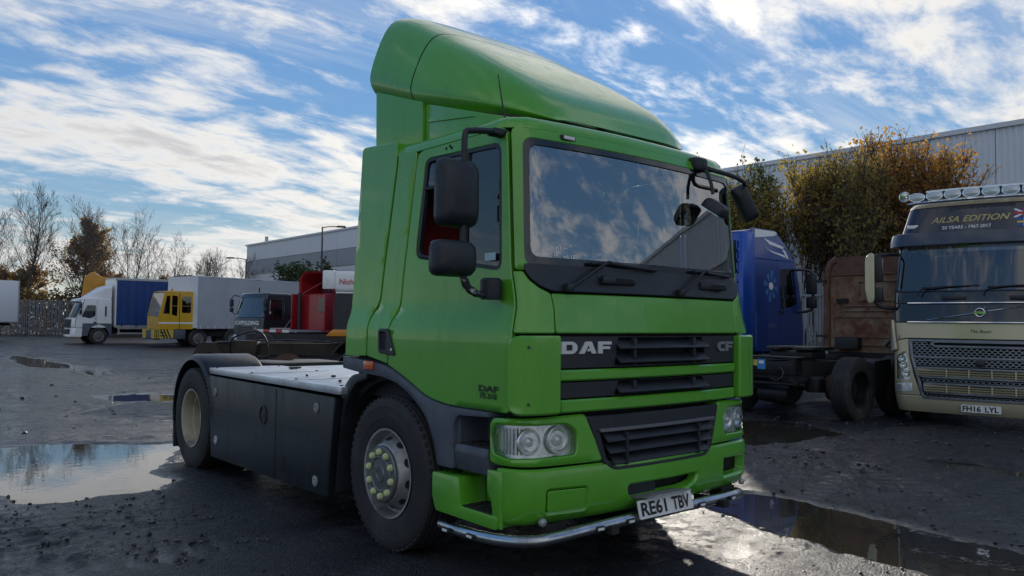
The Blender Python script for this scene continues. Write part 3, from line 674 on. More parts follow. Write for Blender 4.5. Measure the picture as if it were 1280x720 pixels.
# under-run bar with marker pods
pts = [(-1.12,.81,.265),(-1.155,.55,.275),(-1.165,.22,.30),(-1.11,.0,.325),(-.97,-.075,.34),(-.5,-.09,.355),(0,-.095,.36),(.5,-.085,.355),(.80,-.05,.345),(.93,.03,.33),(.98,.22,.30),(1.0,.55,.275),(1.0,.81,.265)]
bb_ = bar('front_bar', pts, .034, steel, G, n=14, sm=5)
for x, y, z, dx, dy in ((-1.195,.66,.27,-1,0),(-1.205,.40,.287,-1,0),(-1.06,-.06,.335,-.55,-.83),(-.66,-.120,.35,-.1,-1),(-.40,-.126,.356,0,-1),(.30,-.126,.358,0,-1),(.66,-.115,.352,.2,-1),(.89,-.025,.335,.55,-.83)):
    q = Matrix.Rotation(math.atan2(dx, -dy), 3, 'Z'); o = MB().box((x, y, z), (.075,.02,.03), q).build('marker_pod', black_pl, bb_, bevel=.008); MB().box(Vector((x, y, z))+Vector((dx, dy, 0)).normalized()*.008, (.045,.012,.014), q).build('lens', plate_w, o)
for g in (-1, 1): MB().box((g*.55,-.02,.33), (.06,.25,.05)).build('bar_bracket', darkmetal, bb_)
# wheel arches, steps
arch = fillet([(2.05,1.272),(1.45,1.232),(1.20,1.150),(.96,1.044),(.70,1.012),(.30,1.012),(.30,.985),(.60,.97),(.64,.90),(.62,.64),(.80,.64),(.85,.80),(.94,.93),(1.08,1.035),(1.25,1.11),(1.45,1.15),(1.83,1.165),(2.05,1.185)], .08, 3, [.01,.1,.15,.15,.1,0,0,.03,.05,.03,.02,.12,.12,.12,.12,.1,.1,.01])
fend = fillet([(1.70,1.168),(1.92,1.14),(2.02,1.06),(2.10,.92),(2.17,.62),(2.19,.22),(2.12,.22),(2.10,.6),(2.03,.86),(1.95,1.0),(1.86,1.085),(1.70,1.12)], .06, 3)
for g in (-1, 1):
    A = MB().prism(arch, lambda a, b, d: Vector((g*(1.168-d), a, b)), .24).build('wheel_arch', grey_pl, G, bevel=.012)
    MB().prism(fend, lambda a, b, d: Vector((g*(1.165-d), a, b)), .34).build('rear_fender', black_pl, G, bevel=.01)
    m = MB(); m.lathe([(.60,-.20),(.60,.20)], 20, lambda p: Vector((g*.97+p.z, 1.38+p.x, .53+p.y)), a0=R(12), a1=R(165)); m.build('wheel_well', void, G)
    MB().box((g*1.175, 1.66, 1.222), (.02,.13,.062)).build('side_marker', amber, A, bevel=.008)
    m = MB(); m.bb(g*.90, g*.93, .18,.68, .62,1.02); m.bb(g*.92,g*1.14, .60,.63, .64,1.0); m.build('step_well', grey_pl, G)
    m = MB(); m.prism([(-.1,.64),(-.125,.755),(-.11,.80),(.10,.80),(.10,.64)], lambda a, b, d: Vector((g*(1.05-a), .30+d, b)), .32); st = m.build('step', grey_pl, G, bevel=.012)
    m = MB()
    for i in range(3):
        for j in range(2): m.box((g*(1.07+.06*j-.02), .36+.09*i, .803), (.03,.06,.006))
    m.bb(g*.97,g*1.155, .31,.60, .797,.802); m.build('step_tread', darkmetal, st)
    MB().box((g*1.10,.42,.645), (.05,.14,.014)).build('step_lamp', plate_w, st, bevel=.004)
    m = MB(); m.prism(fillet([(.805,.36),(.845,.45),(.845,.595),(.56,.60),(.545,.43),(.20,.43),(.20,.355)], .02, 2), lambda a, b, d: Vector((g*(1.175-d), a, b)), .20); ls = m.build('lower_step', green, G, bevel=.012)
    m = MB(); m.bb(g*.94,g*.965, .18,.80, .42,.66); m.build('step_riser', green, ls)
    m = MB(); m.bb(g*.966,g*1.165, .24,.55, .431,.437)
    for i in range(4):
        for j in range(2): m.box((g*(1.03+.07*j), .28+.075*i, .439), (.04,.045,.006))
    m.build('step_tread', darkmetal, ls)
    MB().prism([(.175,.36),(.175,.69),(.30,.685),(.30,.56),(.265,.52),(.25,.44),(.225,.38)], lambda a, b, d: Vector((g*(1.168-d), a, b)), .03).build('bumper_end', green, G, bevel=.008)
# running gear
CH = empty('chassis', (0,0,0), 0, G)
for g in (-1, 1): MB().bb(g*.38, g*.46, .5,6.05, .72,.98).build('frame_rail', darkmetal, CH, bevel=.008)
for y in (2.2, 3.0, 4.1, 5.0, 6.0): MB().bb(-.38,.38, y-.05,y+.05, .76,.95).build('cross_member', darkmetal, CH)
for y in (1.37, 5.19): MB().tube([(-.85,y,.50),(.85,y,.50)], .07 if y < 2 else .10, 10).build('axle', darkmetal, CH)
MB().box((0, 1.2, .85), (.8,1.3,.6)).build('engine', darkmetal, CH, bevel=.06)
MB().lathe([(.001,-.22),(.2,-.2),(.22,0),(.2,.2),(.001,.22)], 20, lambda p: Vector((p.x, 5.19+p.z, .5+p.y))).build('differential', darkmetal, CH)
for g in (-1, 1):
    wheel(G, g*1.045, 1.37, g, 'steer', steer=R(0))
    wheel(G, g*1.09, 5.19, g, 'drive', mats={'rim': rimcream}); wheel(G, g*.76, 5.19, g, 'drive', mats={'rim': rimcream}, lug=0)
    # mudguard
    Tm = lambda p: Vector((g*(.93+p.z), 5.19+p.x, .53+p.y)); m = MB()
    prof = [(.60,-.31),(.62,-.31),(.635,-.28),(.64,.25),(.625,.295),(.58,.31),(.575,.29),(.60,.27),(.60,-.30)]
    m.lathe(prof, 28, Tm, closed=True, a0=R(-10), a1=R(176))
    mg = m.build('mudguard', navy_pl, G)
    MB().box((g*.93, 5.19+.61, .30), (.58,.03,.34), Matrix.Rotation(R(-6), 3, 'X')).build('mud_flap', black_pl, mg, bevel=.008)
    sp = MB().prism(fillet([(2.15,.21),(4.60,.185),(4.72,.95),(4.72,.972),(2.06,.962),(2.05,.93)], .015), lambda a, b, d: Vector((g*(1.225-d), a, b)), .05).build('side_panel', navy_pl, G, bevel=.012)
    MB().bb(g*.5, g*1.17, 2.2, 4.55, .26, .93).build('tank', darkmetal, G)
    for yy, zz in ((2.35,.86),(2.35,.30),(4.52,.82),(4.48,.36)):
        MB().lathe([(.042,0),(.042,.006),(.02,.009),(.018,.004),(.001,.006)], 14, lambda p: Vector((g*(1.225+p.z), yy+p.x, zz+p.y))).build('panel_bolt', rimsteel, sp)
    MB().lathe([(.075,0),(.075,.008),(.062,.009),(.060,-.006),(.03,-.008),(.024,.004),(.001,.005)], 18, lambda p: Vector((g*(1.226+p.z), 3.36+p.x, .71+p.y*1.15))).build('lock_cap', black_pl, sp)
    MB().lathe([(.07,.0),(.066,.003),(.001,.0035)], 18, lambda p: Vector((g*(1.226+p.z), 2.98+p.x, .36+p.y*1.2))).build('filler_hole', void, sp)
    MB().box((g*1.2262, 3.10, .575), (.003,.006,.75)).build('panel_seam', void, sp); MB().box((g*1.2262, 3.55, .655), (.004,2.1,.012)).build('panel_bead', navy_pl, sp); MB().box((g*1.2262, 3.55, .50), (.004,2.1,.012)).build('panel_bead', navy_pl, sp)
    # catwalk
    dk = MB(); dk.prism([(2.02,-.30),(4.50,-.30),(4.82,-.55 if 0 else -.45),(4.82,-1.16),(2.75,-1.24),(1.95,-1.24)] if 0 else fillet([(1.98,.42),(4.85,.42),(4.85,1.17),(4.80,1.20),(1.98,1.235)], .03), lambda a, b, d: Vector((g*b, a, 1.045-d)), .055); dk = dk.build('catwalk', alu, G, bevel=.01)
    m = MB()
    for i in range(44):
        for j in range(11):
            y = 2.06+i*.062; x = .47+j*.064; a = .6 if (i+j) % 2 else -.6
            c, s_ = math.cos(a), math.sin(a)
            m.add([(g*(x+c*.022-s_*.006), y+s_*.022+c*.006, 1.0465),(g*(x-s_*.012*0), y, 1.0490),(g*(x-c*.022+s_*.006), y-s_*.022-c*.006, 1.0465),(g*(x+s_*.008), y-c*.008, 1.0465),(g*(x-s_*.008), y+c*.008, 1.0465)], [(0,1,3),(1,2,3),(2,1,4),(1,0,4)])
    tp = m.build('tread_pattern', alu, dk); tp['kind'] = 'stuff'
    for y in (2.78, 3.72): MB().bb(g*.43, g*1.23, y-.004, y+.004, 1.0455, 1.0475).build('plate_joint', void, dk)
    for y in (2.1,2.88,3.82,4.7):
        for x in (.5,1.15): MB().lathe([(.014,0),(.012,.006),(.001,.007)], 8, lambda p: Vector((g*x+p.x, y+p.y, 1.0455+p.z))).build('plate_bolt', darkmetal, dk)
    MB().bb(g*.6,g*1.1, 5.95,6.0, .70,.82).build('rear_lamp', redlens, G)
MB().bb(-.36,.36, 1.98,4.85, 1.0,1.03).build('centre_plate', alu, G)
for (x, y, l, a) in ((-.55,4.2,.14,.5),(-.95,3.1,.05,1.2),(-.8,2.9,.045,.2),(-.62,2.6,.05,2),(-1.0,2.4,.06,.9),(-.5,2.35,.04,.4)):
    MB().box((x, y, 1.058), (l,l*.4,.018), Matrix.Rotation(a, 3, 'Z')).build('debris', darkmetal, G, bevel=.006)
fwz = MB(); fwz.prism(fillet([(-.45,-.42),(.45,-.42),(.45,.30),(.16,.42),(.05,.1),(-.05,.1),(-.16,.42),(-.45,.30)], .08, 3), lambda a, b, d: Vector((a, 5.40+b, 1.06-d)), .06); fwz.build('fifth_wheel', darkmetal, G, bevel=.01)
# air lines behind the cab
for k, (x, c) in enumerate(((-.2, .03), (.0, .0), (.2, 0))): bar('air_line', [(x, 1.98, 1.7), (x-.05, 2.2, 1.25), (x+.05, 2.5, 1.12), (x, 2.9, 1.2)], .013, ink, G, n=6)
MB().box((-.98, 1.92, .98), (.20,.22,.30)).build('air_intake', black_pl, G, bevel=.03)
# mirrors, driver's side arm
def mirror_head(parent, c, w, h, d, name='mirror_head'):
    m = MB(); rings = []
    for k, (s_, y) in enumerate(((.62,-.5),(.86,-.36),(.97,-.08),(1.0,.2),(1.0,.46),(.96,.5))):
        P = fillet([(-w/2*s_, -h/2*s_), (w/2*s_, -h/2*s_), (w/2*s_*.96, h/2*s_), (-w/2*s_*.96, h/2*s_)], w*.20, 3)
        rings.append([Vector((c[0]+a, c[1]+y*d, c[2]+b)) for a, b in P])
    m.loft(rings); o = m.build(name, black_pl, parent, ang=50)
    MB().box((c[0], c[1]+d*.5+.002, c[2]), (w*.84, .004, h*.86)).build('mirror_glass', chrome, o); return o
for g in (-1,):
    arm = bar('mirror_arm', [(g*1.09,.30,2.655),(g*1.18,.28,2.66),(g*1.36,.25,2.63),(g*1.395,.25,2.60),(g*1.40,.25,2.45),(g*1.40,.25,2.0),(g*1.395,.25,1.80),(g*1.37,.25,1.735),(g*1.30,.25,1.70),(g*1.17,.26,1.69)], .019, black_pl, G)
    MB().box((g*1.12,.30,2.665), (.11,.08,.045)).build('arm_mount', black_pl, arm, bevel=.014)
    MB().lathe([(.001,-.05),(.06,-.05),(.065,-.03),(.065,.06),(.05,.075),(.001,.075)], 16, lambda p: Vector((g*1.185+p.x, .26+p.y, 1.72+p.z))).build('arm_mount', black_pl, arm)
    mirror_head(arm, (g*1.435,.25,2.265), .262, .385, .12); mirror_head(arm, (g*1.455,.25,1.895), .275, .205, .13)
    m = MB(); m.tube([(g*1.393,.25,1.79),(g*1.365,.25,1.735),(g*1.30,.25,1.70)], .024, 8); m.build('arm_sleeve', mat('chipped_black', (.02,.02,.022), .5, dirt=((.55,.55,.55), 22, .55, .6)), arm)
k_ = bar('front_mirror_arm', [(.60,.10,2.68),(.64,.06,2.65),(.80,-.02,2.61),(1.0,.02,2.60),(1.08,.06,2.585)], .016, black_pl, G)
MB().box((.58,.12,2.68), (.14,.10,.10)).build('arm_mount', black_pl, k_, bevel=.025)
bar('mirror_stem', [(.60,.06,2.64),(.60,.02,2.55),(.60,.0,2.46)], .013, black_pl, k_)
mh = mirror_head(k_, (0,0,0), .125, .29, .09); mh.location = (1.15,.10,2.46); mh.rotation_euler = (R(12), R(-30), R(-38))
mh = mirror_head(k_, (0,0,0), .20, .17, .08, 'kerb_mirror'); mh.location = (.60,-.03,2.36); mh.rotation_euler = (R(-55), 0, R(18))
# windscreen marks and sticker
for s_, u_, z_, r_ in (('053 2216', -.80, 1.99, .25), ('26', -.86, 1.945, 0), ('wK 17', -.76, 1.935, 0)):
    u0 = u_
    lettering('chalk_mark', s_, lambda a, b, d: S.P(u0+a*math.cos(r_)-b*math.sin(r_), z_+b+a*math.sin(r_), -.006), .035, white_ink, G)
MB().box((-1.115, .36, 1.93), (.003,.10,.045)).build('window_sticker', mat('sticker', (.45,.62,.68), .6), G)

# ------------------------------------------------------------------ ground, puddles
def vnoise(x, y, seed):
    xi = np.floor(x).astype(np.int64); yi = np.floor(y).astype(np.int64); xf = x-xi; yf = y-yi
    def h(a, b):
        n = (a*374761393+b*668265263+seed*974634777) & 0xffffffff
        n = ((n ^ (n >> 13))*1274126177) & 0xffffffff; return ((n ^ (n >> 16)) & 0xffff)/65535.0
    u = xf*xf*(3-2*xf); v = yf*yf*(3-2*yf)
    return (h(xi, yi)*(1-u)+h(xi+1, yi)*u)*(1-v)+(h(xi, yi+1)*(1-u)+h(xi+1, yi+1)*u)*v
def fbm(x, y, s, seed, o=4, g=.5):
    t = 0; a = 1; n = 0
    for k in range(o): t = t+a*vnoise(x*s*2**k+17.3*k, y*s*2**k-9.1*k, seed+k); n += a; a *= g
    return t/n
PUD = {
 'A': [(-4.6,8.3),(-3.2,8.1),(-2.57,7.82),(-2.07,7.95),(-1.5,7.4),(-.95,7.0),(-.80,6.5),(-1.13,5.92),(-1.43,5.52),(-1.68,5.1),(-1.60,4.65),(-1.84,4.25),(-2.15,4.2),(-2.52,4.18),(-2.85,4.3),(-2.95,4.9),(-3.0,5.5),(-3.6,5.8),(-4.6,6.0)],
 'B': [(1.27,36.49),(1.63,30.62),(2.02,26.01),(1.9,21.34),(1.12,19.8),(1.0,22.97),(.3,25.24),(.4,29.71)],
 'C': [(1.92,1.03),(2.36,1.04),(2.5,.51),(2.40,-.07),(2.36,-.54),(2.28,-.97),(2.21,-1.4),(2.0,-2.2),(1.5,-2.4),(1.2,-1.9),(1.20,-1.2),(1.20,-.64),(1.33,-.1),(1.50,.38),(1.64,.74)],
 'D': [(7.11,4.13),(7.27,3.16),(7.08,2.33),(5.9,2.15),(5.11,2.38),(4.5,2.59),(4.3,3.4),(5.2,4.3)],
 'E': [(5.75,.9),(5.95,.28),(5.75,-.45),(5.4,-1.0),(5.2,-.9),(5.40,-.1),(5.3,.34)],
 'F': [(-.2,12.6),(.8,12.2),(1.3,13.2),(.6,14.2),(-.3,13.8)],
 'H': [(-5.5,13.5),(-4.2,13.0),(-3.6,14.2),(-4.4,15.4),(-5.6,15.2)],
}
def sdist(px, py, poly):
    d = np.full(px.shape, 1e9); ins = np.zeros(px.shape, bool); n = len(poly)
    for i in range(n):
        ax, ay = poly[i-1]; bx, by = poly[i]; ex, ey = bx-ax, by-ay
        t = np.clip(((px-ax)*ex+(py-ay)*ey)/(ex*ex+ey*ey), 0, 1)
        d = np.minimum(d, np.hypot(px-ax-t*ex, py-ay-t*ey))
        if by != ay:
            c = ((ay > py) != (by > py)) & (px < (bx-ax)*(py-ay)/(by-ay)+ax); ins ^= c
    return np.where(ins, -d, d)
WATER = -.016
def ground_h(x, y):
    z = .004+.020*np.clip(fbm(x, y, .35, 3)-.42, 0, 1)
    # churned mud: left foreground and right yard
    mud = np.clip((fbm(x, y, .22, 11, 3)-.47)*6, 0, 1); brk = np.clip((fbm(x, y, .9, 15, 3)-.40)*5, 0, 1)
    L_ = np.clip(1-np.hypot((x+3.6)/1.3, (y-2.6)/2.2), 0, 1)*2.2; R_ = np.clip(1-np.hypot((x-6)/5.5, (y-.3)/3.4), 0, 1)*2.2; R2 = np.clip(1-np.hypot((x-3.1)/1.6, (y-1.2)/2.6), 0, 1)*1.6
    far = np.clip((y-9)/8, 0, 1)*.9
    mud = np.clip(np.maximum(np.maximum(L_, R2), np.maximum(R_, far*mud)), 0, 1)
    truck = np.clip((np.maximum(np.abs(x+.1)-1.5, np.maximum(-1.2-y, y-7))), 0, .6)/.6
    mud *= np.clip(truck+.05, 0, 1)
    clod = np.maximum(0, fbm(x, y, 2.6, 21, 5, .62)-.50)*.15+np.maximum(0, fbm(x, y, 8, 31, 3, .6)-.50)*.08
    mud = mud*(.25+.75*brk)
    z = z+mud*clod+.012*np.maximum(0, fbm(x, y, 13, 35, 2, .6)-.45)*(.35+mud)
    for (dx, dy, off, wdt) in ((.62,.78,3.0,.22),(.62,.78,3.9,.22),(.15,.99,-3.6,.25),(.15,.99,-5.6,.25),(.96,.28,.35,.2),(.96,.28,-1.6,.22),(.99,.10,-2.3,.2)):   # tyre ruts
        q = x*dy-y*dx-off+.25*(fbm(x, y, .3, 41, 2)-.5); k = np.exp(-(q/wdt)**2); z = z*(1-.55*k)-k*.006+k*truck*.007*np.sin((x*dx+y*dy)*34+5*fbm(x, y, 2, 9, 2))
    for k, P in PUD.items():
        d = sdist(x, y, P)
        nz = (fbm(x, y, 1.4, 51, 4, .6)-.5)*(.35 if k != 'B' else 1.2)+(fbm(x, y, 7, 61, 3)-.5)*.10
        e = d+nz; t = np.clip((.10-e)/.22, 0, 1) if k != 'B' else np.clip((.2-e)/.8, 0, 1)
        t = t*t*(3-2*t); z = z*(1-t)+t*(-.042+.010*fbm(x, y, 5, 71, 3))
    return z
def axis(lo, hi, a, b, step):
    c = list(np.arange(a, b+1e-6, step)); d = step; q = b
    while q < hi: d *= 1.055; q += d; c.append(q)
    d = step; q = a; e = []
    while q > lo: d *= 1.055; q -= d; e.append(q)
    return np.array(e[::-1]+c)
gx = axis(-900, 900, -4.6, 4.8, .027); gy = axis(-900, 1200, -2.6, 8.2, .027)
X, Y = np.meshgrid(gx, gy, indexing='xy'); Z = ground_h(X.ravel(), Y.ravel()).reshape(X.shape)
fade = np.clip((np.hypot(X, Y)-60)/60, 0, 1); Z = Z*(1-fade)
gv = np.stack([X.ravel(), Y.ravel(), Z.ravel()], 1); nx, ny = len(gx), len(gy)
ii = np.arange((ny-1)*(nx-1)); q0 = (ii//(nx-1))*nx+ii % (nx-1); quads = np.stack([q0, q0+1, q0+nx+1, q0+nx], 1)
gm = bpy.data.meshes.new('ground'); gm.vertices.add(len(gv)); gm.vertices.foreach_set('co', gv.ravel()); gm.loops.add(quads.size); gm.loops.foreach_set('vertex_index', quads.ravel())
gm.polygons.add(len(quads)); gm.polygons.foreach_set('loop_start', np.arange(0, quads.size, 4)); gm.polygons.foreach_set('loop_total', np.full(len(quads), 4)); gm.update(); gm.shade_smooth()
def ground_mat():
    m = bpy.data.materials.new('wet_tarmac'); m.use_nodes = True; nt = m.node_tree; N = nt.nodes.new; L = nt.links.new; b = nt.nodes['Principled BSDF']
    tc = N('ShaderNodeTexCoord'); O = tc.outputs['Object']
    def noise(sc, det, rg=.6, st=None):
        n = N('ShaderNodeTexNoise'); n.inputs['Scale'].default_value = sc; n.inputs['Detail'].default_value = det; n.inputs['Roughness'].default_value = rg
        if st:
            mp = N('ShaderNodeMapping'); mp.inputs['Scale'].default_value = st[0]; mp.inputs['Rotation'].default_value = (0,0,st[1]); L(O, mp.inputs[0]); L(mp.outputs[0], n.inputs['Vector'])
        else: L(O, n.inputs['Vector'])
        return n.outputs[0]
    def mr(v, a, b_, c, d, sm=False):
        n = N('ShaderNodeMapRange'); L(v, n.inputs[0]); n.interpolation_type = 'SMOOTHSTEP' if sm else 'LINEAR'
        for i, q in enumerate((a, b_, c, d)): n.inputs[i+1].default_value = q
        return n.outputs[0]
    def mix(f, a, b_):
        n = N('ShaderNodeMix'); n.data_type = 'RGBA'; L(f, n.inputs[0])
        for i, v in ((6, a), (7, b_)):
            if isinstance(v, tuple): n.inputs[i].default_value = (*v, 1)
            else: L(v, n.inputs[i])
        return n.outputs[2]
    def mth(op, a, b_):
        n = N('ShaderNodeMath'); n.operation = op
        for i, v in enumerate((a, b_)):
            if isinstance(v, (int, float)): n.inputs[i].default_value = v
            else: L(v, n.inputs[i])
        return n.outputs[0]
    vo = N('ShaderNodeTexVoronoi'); vo.inputs['Scale'].default_value = 70; L(O, vo.inputs['Vector'])
    grit = mr(vo.outputs['Distance'], 0, .7, 1, 0)
    patch = mr(noise(.45, 5, .62), .42, .60, 0, 1, True)
    streak = mr(noise(1.1, 6, .65, ((.25,1.6,1), R(52))), .44, .62, 0, 1, True)
    fine = noise(38, 5, .7)
    col = mix(patch, (.007,.0075,.009), (.018,.018,.020)); col = mix(mth('MULTIPLY', streak, .5), col, (.034,.035,.039))
    vc = N('ShaderNodeTexVoronoi'); vc.inputs['Scale'].default_value = 95; L(O, vc.inputs['Vector'])
    col = mix(mr(vc.outputs['Color'], .78, .95, 0, .40), col, (.11,.11,.115)); col = mix(mr(fine, .50, .66, 0, .75), col, (.010,.010,.010)); col = mix(mr(noise(7, 6, .7), .54, .64, 0, .7), col, (.012,.011,.010))
    L(col, b.inputs['Base Color'])
    wet = mr(noise(.8, 6, .66, ((.5,1.2,1), R(40))), .40, .60, 0, 1, True)
    speck = mr(noise(5.5, 7, .72), .46, .56, 0, 1, True)
    ge = N('ShaderNodeNewGeometry'); sz = N('ShaderNodeSeparateXYZ'); L(ge.outputs['Position'], sz.inputs[0])
    damp = mr(mth('ADD', sz.outputs[2], mr(noise(3.2, 5), .3, .7, -.006, .006)), -.012, .012, 1, 0, True)            # low ground lies wet
    dry = mth('ADD', mth('ADD', mr(wet, 0, 1, .13, .38), mth('MULTIPLY', speck, .22)), mr(fine, .3, .7, -.08, .12))
    n_ = N('ShaderNodeMix'); L(mth('MULTIPLY', damp, .85), n_.inputs[0]); L(dry, n_.inputs[2]); n_.inputs[3].default_value = .09; L(n_.outputs[0], b.inputs['Roughness'])
    b.inputs['Specular IOR Level'].default_value = .5
    bp = N('ShaderNodeBump'); L(mr(damp, 0, 1, 1.0, .25), bp.inputs['Strength']); bp.inputs['Distance'].default_value = .014
    L(mth('ADD', mth('MULTIPLY', grit, .6), mth('ADD', mth('MULTIPLY', fine, 1.6), mth('MULTIPLY', noise(14, 4), 1.6))), bp.inputs['Height']); L(bp.outputs[0], b.inputs['Normal'])
    return m
gm.materials.append(ground_mat()); tag(link('ground', gm), kind='structure')
def water_mat():
    m = bpy.data.materials.new('puddle_water'); m.use_nodes = True; nt = m.node_tree; N = nt.nodes.new; L = nt.links.new; b = nt.nodes['Principled BSDF']
    b.inputs['Base Color'].default_value = (.045,.038,.028,1); b.inputs['Roughness'].default_value = .015; b.inputs['IOR'].default_value = 1.42; b.inputs['Specular IOR Level'].default_value = .6
    tc = N('ShaderNodeTexCoord'); n = N('ShaderNodeTexNoise'); n.inputs['Scale'].default_value = 9; n.inputs['Detail'].default_value = 2; L(tc.outputs['Object'], n.inputs['Vector'])
    bp = N('ShaderNodeBump'); bp.inputs['Strength'].default_value = .05; bp.inputs['Distance'].default_value = .01; L(n.outputs[0], bp.inputs['Height']); L(bp.outputs[0], b.inputs['Normal'])
    return m
wm = water_mat()
for k, P in PUD.items():
    big = inset(P, -.55 if k != 'B' else -1.6)
    me = bpy.data.meshes.new('puddle'); v, t, _ = cdt(big); me.from_pydata([(a, b, WATER) for a, b in v], [], [tuple(q) for q in t]); me.materials.append(wm); tag(link('puddle', me), kind='structure')
# loose stones and clods
def stones():
    rng = np.random.default_rng(5); mb = MB(); ico = []
    bm = bmesh.new(); bmesh.ops.create_icosphere(bm, subdivisions=1, radius=1); iv = np.array([v.co[:] for v in bm.verts]); fi = [tuple(v.index for v in f.verts) for f in bm.faces]; bm.free()
    zones = [((-4.4,1.0),(-1.7,4.9),2200,(.003,.017)),((1.3,-2.4),(4.5,3.2),2200,(.003,.016)),((4,-1),(9,4),1300,(.006,.028)),((-1.6,-2.2),(2.2,-.1),1600,(.003,.010)),((-5,8),(2,18),700,(.008,.030)),((-3.2,-.8),(-1.3,1.4),900,(.003,.010))]
    pts = []
    for (x0, y0), (x1, y1), n, (a, b) in zones:
        xs = rng.uniform(x0, x1, n); ys = rng.uniform(y0, y1, n); rs = a+(b-a)*rng.random(n)**7*1.6
        k = fbm(xs, ys, .9, 77, 3) > .47
        pts += list(zip(xs[k], ys[k], rs[k]))
    A = np.array(pts); hz = ground_h(A[:, 0], A[:, 1])
    for (x, y, r), z in zip(pts, hz):
        if z < -.02: continue
        sc = rng.uniform(.6, 1.3, 3); sc[2] *= .6; j = iv*(1+rng.uniform(-.25, .25, (len(iv), 1))); a = rng.uniform(0, 6.28); c, s_ = math.cos(a), math.sin(a)
        p = j*sc*r; mb.add(np.stack([p[:, 0]*c-p[:, 1]*s_+x, p[:, 0]*s_+p[:, 1]*c+y, p[:, 2]+z+r*.3], 1), fi)
    o = mb.build('loose_stones', mat('wet_stone', (.035,.033,.032), .4, var=(30,.5), bump=(80,.4,.004)), None, ang=25)
    tag(o, 'scattered wet dark stones and mud clods over the yard', 'stones', kind='stuff')
stones()

# ------------------------------------------------------------------ other vehicles (local frame: front at -y, right side at -x)
def rzof(hx, hy): return math.atan2(hx, -hy)
def roof_cap(S_, parent, z, ymax, m, crown=.10, name='roof', edge=.10):
    N_ = 16; us = [(-1 if k < 0 else 1)*abs(k)/N_*S_.uv(('s',ymax,z))[0] for k in range(-N_, N_+1)]; mb = MB(); n = len(us)
    yc_ = (S_.f(z)+ymax)/2; W = S_.w(z); Lh = (ymax-S_.f(z))/2
    for dz, i in ((.003,.0),(.3*crown,.15*edge),(.65*crown,.5*edge),(.88*crown,edge),(crown,edge*3)):
        for u in us:
            p = S_.P(u, z); mb.v.append((p.x*max(0, 1-i/W), yc_+(p.y-yc_)*max(0, 1-i/Lh), z+dz))
    mb.f = [(j*n+i, j*n+(i+1) % n, (j+1)*n+(i+1) % n, (j+1)*n+i) for j in range(4) for i in range(n)]+[tuple(range(4*n, 5*n)), tuple(range(n-1, -1, -1))]
    return mb.build(name, m, parent, ang=50)
def gcab(P, S_, paint, z0, zw0, zw1, zt_, win, door_y, yr, step=.2, gl=None, front=None, ww=.36, rear_m=None, dash=True, lowdoor=None, hole_r=.06, walls=True, fp=True):
    uW_ = S_.a+S_.C*ww; uD_ = S_.a+S_.C*.66; gl = gl or dark_glass
    if fp: skin('front_panel', S_, [(-uD_,z0),(uD_,z0),(uD_,zw0-.01),(-uD_,zw0-.01)], front or paint, P, raw=True, step=step)
    skin('windscreen_surround', S_, [(-uD_,zw0),(uD_,zw0),(uD_,zt_),(-uD_,zt_)], paint, P, raw=True, step=step, holes=[([(-uW_,zw0+.02),(uW_,zw0+.02),(uW_-.03,zw1),(-uW_+.03,zw1)], .08)])
    ws = skin('windscreen', S_, [(-uW_-.01,zw0+.01),(uW_+.01,zw0+.01),(uW_-.02,zw1+.01),(-uW_+.02,zw1+.01)], gl, P, raw=True, r=.08, off=-.015, thick=.002, lip=.001, step=step)
    for g in (-1, 1):
        d = skin('door', S_, [('c',70,lowdoor or z0),('s',door_y,lowdoor or z0),('s',door_y,zt_),('c',70,zt_)], paint, P, g, step=step, r=.04, holes=[(win, hole_r)])
        skin('door_window', S_, win, gl, d, g, r=hole_r, off=-.015, thick=.002, lip=.001, step=step)
        skin('rear_side_panel', S_, [('s',door_y+.012,z0),('s',yr,z0),('s',yr-.04,zt_),('s',door_y+.012,zt_)], paint, P, g, step=step, r=.03)
        MB().box(S_.P(S_.uv(('s',door_y-.12,zw0-.25), g)[0], zw0-.25, .008), (.03,.16,.07)).build('door_handle', black_pl, d)
    if walls: MB().bb(-S_.w(2)+.06, S_.w(2)-.06, yr-.06, yr-.02, z0, zt_-.01).build('cab_back_wall', rear_m or paint, P)
    MB().bb(-S_.w(2)+.08, S_.w(2)-.08, S_.f(1.5)+.2, yr-.08, z0, z0+.06).build('cab_floor', interior, P)
    if dash:
        MB().bb(-S_.w(2)+.1, S_.w(2)-.1, S_.f(zw0)+.12, S_.f(zw0)+.55, zw0-.35, zw0-.01).build('dashboard', interior, P)
        for x in (-.55, .55): MB().box((x, S_.f(zw0)+1.25, zw0+.2), (.5,.16,.9)).build('seat', interior, P, bevel=.05)
        steering(P, -.55, S_.f(zw0)+.75, zw0+.08, black_pl)
def simple_wheels(P, lst, rim=rimsteel, detail=False, rad=.50):
    for x, y, k in lst:
        s_ = 1 if x > 0 else -1; wheel(P, x, y, s_, k, rad=rad, detail=detail, mats={'rim': rim}, lug=8 if k == 'steer' else 0)
def rails(P, y0, y1, z0=.72, z1=.96, hw=.42):
    for g in (-1, 1): MB().bb(g*(hw-.04), g*(hw+.04), y0, y1, z0, z1).build('frame_rail', darkmetal, P)
    n = max(2, int((y1-y0)/1.1))
    for k in range(n+1): y = y0+.1+(y1-y0-.2)*k/n; MB().bb(-hw+.04, hw-.04, y-.05, y+.05, z0+.03, z1-.03).build('cross_member', darkmetal, P)

